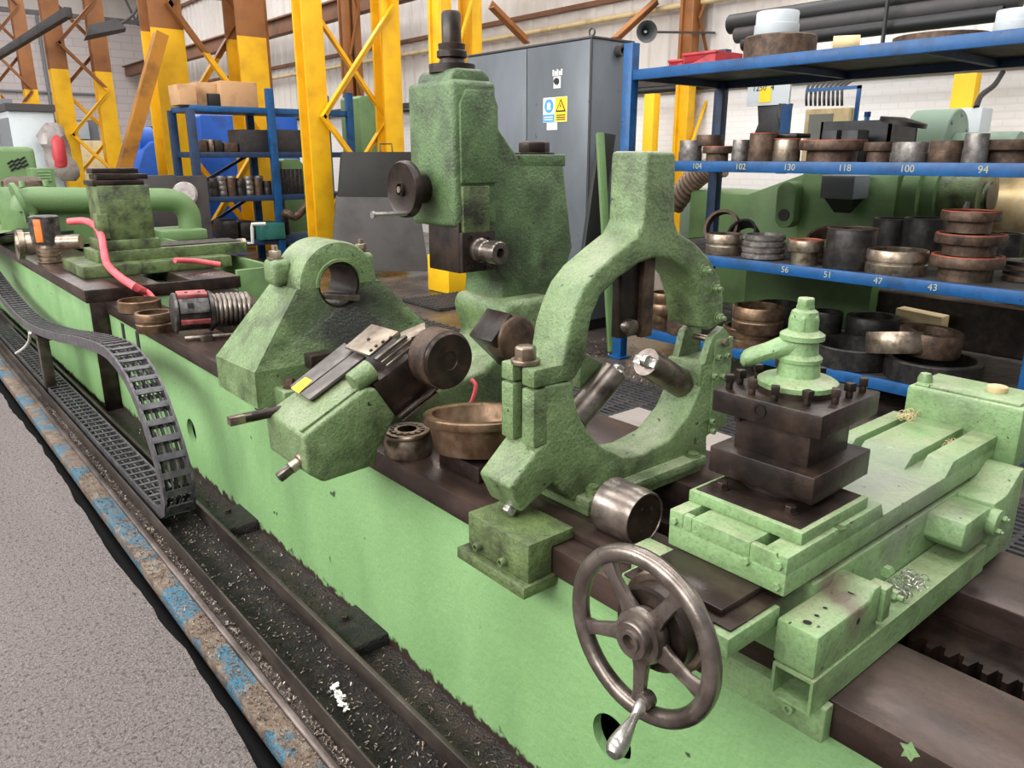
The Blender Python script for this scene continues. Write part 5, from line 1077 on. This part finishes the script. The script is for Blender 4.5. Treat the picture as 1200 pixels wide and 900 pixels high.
y1_, y0_, z0_, z1_ = onface(647, 659, 82, 88, cx0)
for k in range(5): quad('print_mark', y0_+(y1_-y0_)*(k*.2), y0_+(y1_-y0_)*(k*.2+.13), z0_, z1_-(k % 2)*.015, 'sign_white', gc, cx0)
# planks leaning between cabinet and rack
a, b_ = P(703, 156, y=5.25), P(717, 412, z=.02); bm = B(); bar(bm, a, b_, .07, .05); tag(mk('green_plank', bm, 'green_machine', None, .004), 'slim green bar leaning between the grey cabinet and the blue rack', 'bar')
bm = B(); prism(bm, [P(704, 155, y=5.4), P(722, 158, y=5.4), V((4.02, 5.2, .0)), V((3.82, 5.2, .0))], (.0, .05, 0)); tag(mk('dark_plank', bm, 'board_dark', None, .004), 'dark board leaning behind the slim green bar', 'board')
# loudspeaker horn on wall
hn = thing('horn_loudspeaker', (0, 0, 0), 'grey horn loudspeaker fixed to the corrugated wall', 'loudspeaker'); c = P(758, 37, y=8.0); hn.location = c; ORG[hn.name] = c.copy(); ax = (CAM-c).normalized(); ax = (ax+V((0, -.25, 0))).normalized()
bm = B(); lathe(bm, [(.03, -.30), (.05, -.2), (.08, -.08), (.145, 0), (.15, .004), (.135, .0), (.07, -.08), (.035, -.18), (0, -.2)], frame(c, ax), 32); mk('horn', bm, 'horn_grey', hn)
bm = B(); cyl(bm, c-ax*.16, c-ax*.10, .025, .018, 14); mk('horn_core', bm, 'light_grey', hn)
bm = B(); bar(bm, c-ax*.25, V((WX-.03, c.y-.12, c.z+.1)), .03, .03); mk('bracket', bm, 'cabinet_edge', hn)

# ================================================================ BLUE SHELF RACK WITH BEARINGS
SX0, SX1, SY0, SY1 = 3.95, 5.32, 1.22, 4.75
sr = thing('shelf_rack', (4.6, 3, 0), 'blue heavy shelf rack full of bearing rings behind the lathe', 'storage rack')
LV = [P(960, 430, x=SX0).z, P(1000, 320, x=SX0).z, P(1000, 191, x=SX0).z, P(1000, 55, x=SX0).z]
for (x, y, zt) in ((SX0+.035, SY1-.03, P(740, 50, x=SX0).z), (SX0+.035, SY0+.2, 2.5), (SX1-.05, SY1-.03, 2.75), (SX1-.05, SY0+.2, 2.6)):
    bm = B(); box(bm, x-.045, x+.045, y-.05, y+.05, 0, zt); mk('post', bm, 'blue_paint' if x < 4.5 else 'rack_blue_dark', sr, .004)
    bm = B(); box(bm, x-.08, x+.08, y-.08, y+.08, 0, .012); mk('post_foot', bm, 'blue_paint', sr)
for i, z in enumerate(LV):
    bm = B(); box(bm, SX0+.03, SX1, SY0, SY1, z-.012, z); mk('shelf_deck', bm, 'shelf_deck', sr)
    bm = B(); box(bm, SX0, SX0+.03, SY0, SY1, z-.075, z+.006); mk('front_edge', bm, 'blue_paint', sr, .003)
    bm = B(); box(bm, SX1-.03, SX1, SY0, SY1, z-.075, z); mk('rear_edge', bm, 'rack_blue_dark', sr)
    for y in (SY0, SY1-.04): 
        bm = B(); box(bm, SX0+.02, SX1, y, y+.04, z-.07, z); mk('side_edge', bm, 'rack_blue_dark', sr)
    for y in (SY0+1.15, SY0+2.3):
        bm = B(); bar(bm, (SX0+.03, y, z-.04), (SX1, y, z-.04), .05, .05); mk('deck_beam', bm, 'rack_blue_dark', sr)
MT = Matrix(((0, 0, -1, 0), (-1, 0, 0, 0), (0, 1, 0, 0), (0, 0, 0, 1)))
for (body, px, py, lev) in (('104', 817, 192, 2), ('102', 868, 193, 2), ('130', 925, 195, 2), ('118', 990, 196, 2), ('100', 1063, 198, 2), ('94', 1152, 199, 2), ('56', 920, 313, 1), ('51', 970, 320, 1), ('47', 1029, 328, 1), ('43', 1093, 336, 1)):
    q = P(px, py, x=SX0-.001); text(body, .062, Matrix.Translation((SX0-.0012, q.y, LV[lev]-.034)) @ MT, 'number_mark', sr, 'chalk')
def shelf_ring(pl, pr, pt, pb, lev, kind, m, label, rin=.72, top=None, dz=0, name='bearing_ring', cat='bearing ring', back=0, group='bearing rings on the blue rack'):
    z = LV[lev]+dz; q = P((pl+pr)/2, pb, z=z)
    if lev >= 2: q = P((pl+pr)/2, pb, x=SX0+.06); q.z = z
    q.x = max(q.x, SX0+.02)
    hd_ = V((q.x-CAM.x, q.y-CAM.y, 0)).normalized(); d = depth(q); r_ = (pr-pl)/2*d/FPX; r_ = r_*(1+r_/d); c = q+hd_*(r_+back); c.z = z; h = (pb-pt)*d/FPX
    t = None
    bm = B(); ring_mesh(bm, r_, h, r_*rin, kind, Matrix.Translation(c))
    if top:
        t = thing(name, c, label, cat, group); mk('ring_body', bm, m, t)
        bm = B(); lathe(bm, [(r_*.90, h), (r_*.975, h), (r_*.975, h+.006), (r_*.90, h+.006)], Matrix.Translation(c), 40, True); mk('painted_rim', bm, top, t)
    else: t = tag(mk(name, bm, m), label, cat, group)
    return t, c, r_, h
L2, L1, L0, L3 = 2, 1, 0, 3
# second level
shelf_ring(795, 822, 165, 189, L2, 'step', 'grey_ring', 'grey steel sleeve at the end of the second shelf above number 104')
_, c, r_, h = shelf_ring(823, 857, 172, 189, L2, 'flange', 'rust_brown', 'red-rimmed flanged ring between two grey sleeves on the second shelf', .5, 'red_rim')
bm = B(); ring_mesh(bm, r_*.9, .085, r_*.5, 'plain', Matrix.Translation(c+V((.05, .12, h+.008)))); tag(mk('bearing_ring', bm, 'rust_brown'), 'dark ring stacked on the red-rimmed flanged ring', 'bearing ring')
shelf_ring(857, 877, 164, 189, L2, 'step', 'grey_ring', 'narrow grey sleeve above number 102 on the second shelf')
shelf_ring(876, 908, 158, 190, L2, 'step', 'rust_brown', 'tall rusty sleeve with red top on the second shelf', .7, 'red_rim')
shelf_ring(905, 936, 164, 190, L2, 'step', 'bearing_steel', 'shiny sleeve with red rim above number 130 on the second shelf', .7, 'red_rim')
shelf_ring(936, 1011, 167, 192, L2, 'flange', 'rust_brown', 'wide flanged disc with red rim above number 118 on the second shelf', .4, 'red_rim')
shelf_ring(1011, 1047, 166, 190, L2, 'flange', 'rust_brown', 'brown flanged disc behind the dark grey sleeve on the second shelf', .4, None, 0, back=.12)
shelf_ring(1044, 1086, 167, 191, L2, 'step', 'grey_ring', 'dark grey sleeve above number 100 on the second shelf', .7)
shelf_ring(1088, 1125, 166, 192, L2, 'step', 'rust_brown', 'two-tone sleeve with bolt on top on the second shelf', .7)
shelf_ring(1127, 1154, 158, 192, L2, 'step', 'grey_ring', 'narrow tall sleeve above number 94 on the second shelf', .6)
shelf_ring(1138, 1225, 164, 192, L2, 'flange', 'rust_brown', 'largest wide brown flange on the second shelf behind the narrow tall sleeve', .4, back=.1)
# black open box, bottle
bx_ = thing('black_tray', (0, 0, 0), 'black open steel tray standing behind the wide red-rimmed disc', 'tray'); a, b_ = P(960, 166, x=4.75), P(1045, 140, x=4.75); bx_.location = (4.75, a.y, LV[2]); ORG[bx_.name] = V((4.75, a.y, LV[2]))
bm = B(); box(bm, 4.75, 4.77, b_.y, a.y, LV[2], b_.z); mk('tray_front', bm, 'black_plastic', bx_); bm = B(); box(bm, 4.75, 5.2, b_.y, b_.y+.02, LV[2], b_.z); box(bm, 4.75, 5.2, a.y-.02, a.y, LV[2], b_.z); box(bm, 5.18, 5.2, b_.y, a.y, LV[2], b_.z); mk('tray_side', bm, 'black_plastic', bx_)
for k in range(2):
    a, b_ = P(962+23*k, 166, x=4.45), P(981+25*k, 152, x=4.45); bm = B(); box(bm, 4.45, 4.62, b_.y, a.y, LV[2], b_.z); tag(mk('black_block', bm, 'black_plastic', None, .004), ('small black steel block before the black tray beside the shiny sleeve', 'small black steel block before the middle of the black tray')[k], 'block', 'black blocks on the second shelf')
bo = thing('spray_bottle', (0, 0, 0), 'small blue bottle behind the black tray', 'bottle'); c = P(1016, 139, x=5.25); bo.location = c; ORG[bo.name] = c.copy(); c.z = LV[2]
h = P(1016, 131, x=5.25).z-LV[2]; bm = B(); lathe(bm, [(0, 0), (.05, 0), (.05, h*.6), (.02, h*.85), (.02, h*.9), (0, h*.9)], Matrix.Translation(c), 14); mk('bottle_body', bm, 'sign_blue', bo); bm = B(); cyl(bm, c+Zv*h*.9, c+Zv*h, .025, seg=12); mk('bottle_cap', bm, 'blue_bright', bo)
c = P(1055, 165, x=4.6); c.z = LV[2]+.26; bm = B(); lathe(bm, [(0, 0), (.16, 0), (.16, .03), (0, .05)], Matrix.Translation(c) @ Matrix.Rotation(R(12), 4, 'X'), 20); tag(mk('steel_dish', bm, 'black_ring'), 'dark round dish tilted on top of the brown flanged disc', 'dish')
c = P(922, 163, x=4.3); bm = B(); box(bm, c.x-.1, c.x+.1, c.y-.14, c.y+.14, c.z+.006, c.z+.04); tag(mk('steel_cover', bm, 'black_ring', None, .01), 'dark flat cover lying on the red-rimmed shiny sleeve', 'cover')
# third level (z 1.03)
shelf_ring(827, 870, 276, 300, L1, 'groove', 'bearing_steel', 'pale grooved bearing ring on the third shelf before the upright thin ring', .86)
shelf_ring(869, 917, 277, 306, L1, 'multi', 'grey_ring', 'grey multi-ribbed bearing ring on the third shelf', .85)
shelf_ring(920, 960, 284, 313, L1, 'flange', 'bearing_steel', 'small flanged sleeve with orange rim above number 51', .5, 'red_rim')
shelf_ring(965, 1022, 271, 318, L1, 'step', 'black_ring', 'tall dark cylinder with brown top on the third shelf', .4, 'rust_brown')
shelf_ring(1015, 1081, 296, 325, L1, 'groove', 'bearing_steel', 'pale brown grooved ring above number 47 on the third shelf', .88)
shelf_ring(1020, 1062, 259, 297, L1, 'plain', 'black_ring', 'black cylinder behind the grooved ring on the third shelf', .8, back=.1)
shelf_ring(1055, 1104, 259, 302, L1, 'plain', 'black_ring', 'black cylinder between the grooved ring and the flanged stack', .8, back=.12)
_, c, r_, h = shelf_ring(1090, 1167, 304, 333, L1, 'flange', 'rust_brown', 'lowest flanged disc of the three disc stack above number 43', .4, 'red_rim')
for k, (sc1, lab, tp_) in enumerate(((.96, 'middle flanged disc of the three disc stack', 'red_rim'), (.80, 'topmost flanged disc of the three disc stack', 'red_rim'))):
    t = thing('bearing_ring', c+V((0, .0, (h+.008)*(k+1))), lab, 'bearing ring', 'bearing rings on the blue rack')
    bm = B(); M = Matrix.Translation(c+V((.0, .02*k, (h*.86+.008)*(k)+h+.007))); ring_mesh(bm, r_*sc1, h*.84, r_*.35, 'flange', M); mk('ring_body', bm, 'rust_brown', t)
    bm = B(); lathe(bm, [(r_*sc1*.9, h*.84), (r_*sc1*.975, h*.84), (r_*sc1*.975, h*.84+.006), (r_*sc1*.9, h*.84+.006)], M, 36, True); mk('painted_rim', bm, tp_, t)
for k in range(4):
    shelf_ring(1178, 1230, 326-6*k, 332-6*k+.1, L1, 'plain', 'black_ring' if k % 2 else 'rust_brown', 'thin dark plate ring in the low stack beside the three disc stack', .3, dz=.024*k, group='thin plate rings stacked on the third shelf', name='plate_ring')
shelf_ring(1160, 1192, 278, 312, L1, 'plain', 'black_ring', 'dark cylinder behind the stack of thin plates', .8, back=.25)
for (pl, pr, pt, pb, m, th, lab, tl) in ((822, 872, 236, 274, 'rust_brown', .07, 'thin brown ring standing on edge at the end of the third shelf', 20), (850, 896, 243, 274, 'black_ring', .12, 'thick dark ring standing tilted behind the thin brown ring', 35), (941, 996, 252, 290, 'rust_brown', .12, 'brown ring leaning behind the tall dark cylinder', 50)):
    z = LV[1]; xx = 4.55; q = P((pl+pr)/2, (pt+pb)/2, x=xx); r_ = (pb-pt)/2*depth(q)/FPX*1.12; q.z = z+r_*math.cos(R(tl))+.02
    M = Matrix.Translation(q) @ Matrix.Rotation(R(8), 4, 'Z') @ Matrix.Rotation(R(-90+tl), 4, 'Y'); bm = B(); lathe(bm, [(r_*.84, -th/2), (r_, -th/2), (r_, th/2), (r_*.84, th/2)], M, 44, True); tag(mk('bearing_ring', bm, m), lab, 'bearing ring', 'bearing rings on the blue rack')
# lowest level
shelf_ring(853, 911, 364, 395, L0, 'groove', 'bronze_steel', 'upper ring of the bronze pair on the lowest shelf', .85, dz=.13)
shelf_ring(846, 911, 388, 411, L0, 'groove', 'bronze_steel', 'lower ring of the bronze pair on the lowest shelf', .85)
shelf_ring(760, 792, 345, 370, L0, 'groove', 'bronze_steel', 'upper bronze ring seen through the bore of the ring steady', .85, dz=.15)
shelf_ring(760, 794, 364, 386, L0, 'plain', 'bronze_steel', 'lower bronze ring seen through the bore of the ring steady', .85)
shelf_ring(775, 812, 370, 396, L0, 'plain', 'rust_brown', 'brown ring beside the bronze pair behind the ring steady', .85)
shelf_ring(885, 934, 360, 388, L0, 'plain', 'black_ring', 'dark ring behind the bronze pair on the lowest shelf', .85, back=.05)
shelf_ring(950, 984, 367, 392, L0, 'plain', 'black_ring', 'dark ring behind the tool post lever on the lowest shelf', .8)
shelf_ring(991, 1050, 375, 400, L0, 'plain', 'black_ring', 'thick walled dark ring at the back of the lowest shelf', .72)
_, c, r_, h = shelf_ring(945, 1030, 414, 440, L0, 'plain', 'black_ring', 'wide shallow dark ring on the lowest shelf beside the polished ring', .95)
_, c, r_, h = shelf_ring(1037, 1140, 430, 456, L0, 'plain', 'black_ring', 'largest dark ring lying under the two bronze rings', .85)
c2 = c+V((.03, .06, h+.02)); bm = B(); ring_mesh(bm, r_*.66, .16, r_*.42, 'plain', Matrix.Translation(c2) @ Matrix.Rotation(R(4), 4, 'X')); tag(mk('bearing_ring', bm, 'rust_brown'), 'thick brown ring resting on the largest dark ring', 'bearing ring')
q = P(1058, 430, x=4.1); M = Matrix.Translation((4.16, c.y+.20, LV[0]+h+.01)) @ Matrix.Rotation(R(-10), 4, 'X') @ Matrix.Rotation(R(8), 4, 'Y'); bm = B(); ring_mesh(bm, r_*.66, .15, r_*.58, 'plain', M); tag(mk('bearing_ring', bm, 'bearing_steel'), 'bright polished ring tilted on the largest dark ring', 'bearing ring')
# top level
_, c, r_, h = shelf_ring(872, 953, 44, 70, L3, 'plain', 'rust_brown', 'big rusty drum ring on the top shelf', .9)
bm = B(); ring_mesh(bm, r_*.62, .17, r_*.5, 'step', Matrix.Translation(c+V((0, .04, h+.002)))); bm2 = tag(mk('bearing_ring', bm, 'light_grey'), 'pale grey ring on top of the rusty drum ring', 'bearing ring')
a = P(973, 54, x=4.12); b2 = P(1004, 52, x=4.12)
bm = B(); rr_ = .055; lathe(bm, [(.03, 0), (rr_, 0), (rr_, .17), (.03, .17)], frame((4.15, a.y, LV[3]+rr_), V((.5, -.85, 0))), 26, True); tag(mk('roll', bm, 'wood_pale'), 'small pale roll lying on the top shelf', 'roll')
shelf_ring(1050, 1156, 38, 50, L3, 'plain', 'rust_brown', 'flat rusty disc ring on the top shelf', .3, back=.1)
shelf_ring(1166, 1215, 14, 40, L3, 'step', 'light_grey', 'white canister on the top shelf beside the flat rusty disc', .2, name='canister', cat='canister')
def open_bin(pl, pr, pt, z, x, dep, m, label, cat='parts bin'):
    a, b_ = P(pl, 100, x=x), P(pr, 100, x=x); zt = P((pl+pr)/2, pt, x=x).z; o_ = thing('parts_bin', (x, a.y, z), label, cat)
    y0, y1 = b_.y, a.y; t = .012
    bm = B(); box(bm, x, x+t, y0, y1, z, zt); box(bm, x+dep, x+dep+t, y0, y1, z, zt); box(bm, x, x+dep, y0, y0+t, z, zt); box(bm, x, x+dep, y1-t, y1, z, zt); box(bm, x, x+dep, y0, y1, z, z+t); mk('bin_shell', bm, m, o_, .003)
    bm = B(); box(bm, x-.012, x+.02, y0-.01, y1+.01, zt-.02, zt); mk('bin_lip', bm, m, o_, .003)
open_bin(783, 798, 70, LV[3], 4.25, .3, 'red_paint', 'smaller red parts bin on the end of the top shelf')
open_bin(799, 836, 61, LV[3], 4.12, .35, 'red_paint', 'larger red parts bin beside the small red bin on the top shelf')
# long black pipes behind the top shelf
for i, (pa, r_) in enumerate((((930, 18), .10), ((930, 33), .085), ((930, 46), .07))):
    q = P(pa[0], pa[1], x=6.4); bm = B(); cyl(bm, (6.4-.03*i, q.y+.75-.1*i, q.z), (6.4-.03*i, 2.55+.1*i, q.z), r_, seg=20); tag(mk('black_pipe', bm, ('cable_black', 'dark_steelwork', 'cable_black')[i], None, .004), ('thickest black pipe in the hanging bundle behind the top shelf', 'middle dark pipe in the hanging bundle behind the top shelf', 'thinnest black pipe in the hanging bundle behind the top shelf')[i], 'pipe', 'pipe bundle')
q = P(1038, 20, x=6.2); bm = B(); tube(bm, [q+Zv*1.2, q+Zv*.15, q-Zv*.25, q-Zv*.35], .02, 6); tag(mk('pipe_hanger', bm, 'cable_black'), 'black strap around the pipe bundle behind the top shelf', 'strap')

# ================================================================ GREEN MACHINE BEHIND THE RACK
gm = thing('boring_mill', (7, 4, 0), 'large green boring machine with round spindle drum behind the shelf rack', 'machine')
XM = 6.0
def on_x(pl, pr, pt, pb, x=XM): a, b_ = P(pl, pt, x=x), P(pr, pb, x=x); return b_.y, a.y, b_.z, a.z
y0, y1, z0, z1 = on_x(940, 1046, 203, 262); bm = B(); box(bm, XM, XM+1.0, y0, y1, .9, z1); gb = mk('gear_case', bm, 'green_machine', gm, .02)
for k in range(4):
    yy = y0+(y1-y0)*(.1+.25*k); bm = B(); hexbolt(bm, (XM+.1, yy, z1), Zv, .03, .035); mk('case_bolt', bm, 'green_pale', gb)
y0b, y1b, z0b, z1b = on_x(800, 940, 215, 300); bm = B(); prism(bm, [V((XM+.15, y, z)) for y, z in ((y1b, .2), (y0b-.2, .2), (y0b-.2, 1.75), (y1b-.75, 1.40), (y1b, 1.42))], (.9, 0, 0)); mk('bed_casting', bm, 'green_machine', gm, .02)
a = P(920, 240, x=XM-.14); rr_ = .105*2.0
bm = B(); pts = [a+V((0, math.cos(t)*.105, math.sin(t)*.105+(.12 if math.sin(t) >= 0 else -.12))) for t in [2*math.pi*k/32 for k in range(32)]]; prism(bm, pts, (.16, 0, 0)); oc = mk('belt_cover', bm, 'green_machine', gm, .012)
bm = B(); cyl(bm, a+V((-.012, -.0, -.10)), a+V((.01, 0, -.10)), .058, seg=22); mk('cover_knob', bm, 'sign_black', oc)
y0, y1, z0, z1 = on_x(963, 999, 205, 234, XM-.35); bm = B(); box(bm, XM-.35, XM-.06, y0, y1, z0, z1); mk('terminal_box', bm, 'mid_grey', gm, .01); bm = B(); hull(bm, [V((XM-.30, y0+.02, z0)), V((XM-.30, y1-.02, z0)), V((XM-.1, y0+.02, z0)), V((XM-.1, y1-.02, z0)), V((XM-.2, (y0+y1)/2-.08, z0-.13)), V((XM-.2, (y0+y1)/2+.08, z0-.13))]); mk('box_cone', bm, 'sign_black', gm)
# spindle drum, axis along the bed direction
c = P(1075, 228, x=XM+.2); 
bm = B(); lathe(bm, [(0, 0), (.36, 0), (.36, .14), (.30, .15), (.30, .26), (.27, .27), (0, .27)], frame(c, -Y), 40); mk('drum_flange', bm, 'green_machine', gm, 0)
bm = B(); lathe(bm, [(0, .27), (.265, .27), (.265, .56), (.25, .58), (.13, .58), (.12, .60), (0, .60)], frame(c, -Y), 40); dr_ = mk('spindle_drum', bm, 'green_dirty', gm)
bm = B(); lathe(bm, [(0, .605), (.13, .605), (.12, .62), (0, .62)], frame(c, -Y), 24); mk('drum_socket', bm, 'black_ring', dr_)
# pale guards on top
c = P(1112, 162, x=XM+.7); bm = B(); lathe(bm, [(0, 0), (.26, 0), (.26, .36), (.25, .37), (0, .37)], frame(c+Y*.3, -Y), 36); gw = mk('belt_guard', bm, 'green_pale', gm); 
for k in range(6):
    t = R(60*k+20); p = c+V((.21*math.cos(t), -.072, .21*math.sin(t))); bm = B(); cyl(bm, p, p-Y*.01, .018, seg=8); mk('guard_bolt', bm, 'mid_grey', gw)
bm = B(); cyl(bm, c+V((0, -.07, -.10)), c+V((0, -.6, -.10)), .15, seg=30); mk('motor_body', bm, 'green_pale', gm, .01)
c = P(1120, 143, x=8.2); bm = B(); box(bm, 8.2, 8.5, c.y-.25, c.y+.25, c.z-.5, P(1120, 127, x=8.2).z); tag(mk('wall_box', bm, 'light_grey', None, .01), 'light grey terminal box on a yellow post behind the pale guard', 'electric box')
a = P(1131, 90, x=8.6); b_ = P(1127, 127, x=8.6); bm = B(); box(bm, 8.6, 8.75, a.y-.12, a.y+.12, 0, P(1131, 86, x=8.6).z); tag(mk('yellow_post', bm, 'yellow_plain', None, .006), 'short yellow post above the light grey terminal box', 'post')
a = P(760, 130, x=8.6); bm = B(); box(bm, 8.6, 8.75, a.y-.1, a.y+.1, 0, P(760, 110, x=8.6).z); tag(mk('yellow_post', bm, 'yellow_plain', None, .006), 'slim yellow post beside the end post of the blue rack', 'post')
# bed of that machine, dark slideways
for k, (x, z) in enumerate(((5.75, .62), (6.35, .66), (6.9, .74))):
    bm = B(); box(bm, x, x+.4, .4, 4.4, .0, z); mk('slideway', bm, 'black_steel' if k != 1 else 'dark_steelwork', gm, .01)
bxp('bed_leg', 'green_machine', gm, 5.6, 5.75, .6, 1.7, 0, .75, .01); bxp('bed_leg', 'green_machine', gm, 5.6, 5.75, 3.2, 4.5, .2, .95, .01)
chips('swarf_chips', 900, (6.35, 6.75), (1.2, 3.6), .665, .016, 'bright_steel', 'bright swarf heap on the dark slideway behind the rack', 9)
a = P(1080, 378, x=5.7); bm = B(); prism(bm, [P(1050, 361, x=5.5), P(1104, 372, x=5.5), P(1102, 388, x=5.5), P(1048, 376, x=5.5)], (.15, 0, 0)); tag(mk('wood_block', bm, 'wood_pale', None, .004), 'pale wooden block lying on the machine bed behind the rack', 'wood block')
# gold coloured workpiece
c = P(1140, 245, x=7.0); bm = B(); lathe(bm, [(0, 0), (.36, 0), (.37, .01), (.37, 2.2), (0, 2.2)], frame((7.0, c.y, c.z), -Y), 48); tag(mk('steel_workpiece', bm, 'gold_steel'), 'large golden brown steel cylinder mounted beside the spindle drum', 'workpiece')
bm = B(); box(bm, 6.92, 7.2, c.y-1.6, c.y-.4, .745, c.z-.3); tag(mk('work_support', bm, 'green_machine', None, .01), 'green support under the golden steel cylinder', 'support')
tube(bm := B(), [P(1134, 238, x=5.9), P(1130, 248, x=5.85), P(1126, 256, x=5.8)], .025, 8); tag(mk('lifting_chain', bm, 'black_ring'), 'short dark lifting chain below the spindle drum', 'chain')
# brown corrugated duct
bm = B(); a, b_ = P(790, 240, x=6.2), P(845, 196, x=6.2); dpt = [a+(b_-a)*t+V((0, 0, .12*math.sin(t*3.1))) for t in [k/60 for k in range(61)]]
loops = []
dn_ = (b_-a).normalized(); sd_ = dn_.cross(X).normalized()
for k, p in enumerate(dpt):
    r_ = (.108, .13, .135, .13)[k % 4]; loops.append([p+(X*math.cos(t)+sd_*math.sin(t))*r_ for t in [2*math.pi*j/18 for j in range(18)]])
loft(bm, loops); tag(mk('flexible_duct', bm, 'duct_brown', sharp=80), 'brown ribbed flexible duct at the end of the shelf rack', 'duct')
a, b_ = P(797, 240, x=6.9), P(835, 215, x=6.9); bm = B(); box(bm, 6.9, 7.6, b_.y, a.y, .0, a.z+.2); tag(mk('pale_machine', bm, 'green_pale', None, .02), 'pale green machine base below the ribbed duct', 'machine')
# control panel, cables, sign
cp = thing('control_console', (0, 0, 0), 'beige control screen behind the second shelf', 'control panel'); y0, y1, z0, z1 = on_x(944, 990, 128, 166, 5.9); cp.location = (5.9, y0, z0); ORG[cp.name] = V((5.9, y0, z0))
bm = B(); box(bm, 5.9, 6.1, y0, y1, z0-.2, z1); mk('panel_body', bm, 'wood_pale', cp, .01); bm = B(); box(bm, 5.892, 5.9, y0+.14, y1-.05, z0, z1-.05); mk('screen', bm, 'screen_grey', cp)
bm = B(); box(bm, 5.97, 6.0, y0-.05, y1+.05, z1+.16, z1+.19); box(bm, 5.97, 6.0, y0-.05, y0-.02, z1-.3, z1+.19); box(bm, 5.97, 6.0, y1+.2, y1+.3, z1-.6, z1+.06); tag(mk('tube_stand', bm, 'blue_paint'), 'blue tube frame carrying the cables above the control screen', 'frame')
for k in range(9):
    px = 945+k*5.2; a = P(px, 124, x=5.95); b_ = P(px+8+k, 92, x=6.6); m_ = P(px+2, 102, x=6.2)
    bm = B(); tube(bm, [a, P(px, 112, x=5.97), m_, b_], .014, 6); tag(mk('power_cable', bm, 'cable_black'), 'thin black cable rising from the blue frame to the wall conduit', 'cable', 'cables above the control screen')
bm = B(); tube(bm, [P(1144, 126, x=8.2), P(1150, 112, x=8.4), P(1165, 100, x=8.8), P(1175, 85, x=9.2)], .03, 8); tag(mk('power_cable', bm, 'cable_black'), 'single black cable rising from the light grey terminal box', 'cable')
sp = thing('notice_board', (0, 0, 0), 'small white and yellow notice board under the top shelf', 'notice'); y0, y1, z0, z1 = on_x(877, 924, 98, 122, 6.3); sp.location = (6.3, y0, z0); ORG[sp.name] = V((6.3, y0, z0))
bm = B(); box(bm, 6.3, 6.33, y0, y1, z0, z1); mk('notice_plate', bm, 'light_grey', sp); bm = B(); box(bm, 6.295, 6.3, y0+(y1-y0)*.42, y0+(y1-y0)*.70, z0+.03, z1-.05); mk('notice_panel', bm, 'sign_yellow', sp)
q = P(890, 101, x=6.294); text('1250  4', .085, Matrix.Translation((6.294, y0+(y1-y0)*.62, z1-.055)) @ MT, 'notice_text', sp, 'sign_black')
y0, y1, z0, z1 = on_x(886, 913, 122, 162, 6.3); bm = B(); prism(bm, [V((6.32, y, z)) for y, z in ((y1, z1), (y0, z1), (y0+.03, z0+.15), (y0, z0), (y1+.03, z0), (y1-.03, z0+.15))], (.2, 0, 0)); tag(mk('pendant_box', bm, 'black_plastic', None, .01), 'black pendant box below the notice board', 'pendant')
for k in range(3):
    bm = B(); tube(bm, [P(914+3*k, 122, x=6.25), P(912+2*k, 135, x=6.2), P(916+2*k, 150, x=6.2), P(910+3*k, 160, x=6.2)], .015, 6); tag(mk('power_cable', bm, 'cable_black'), 'thin black cable hanging beside the black pendant box', 'cable', 'cables by the pendant arm')
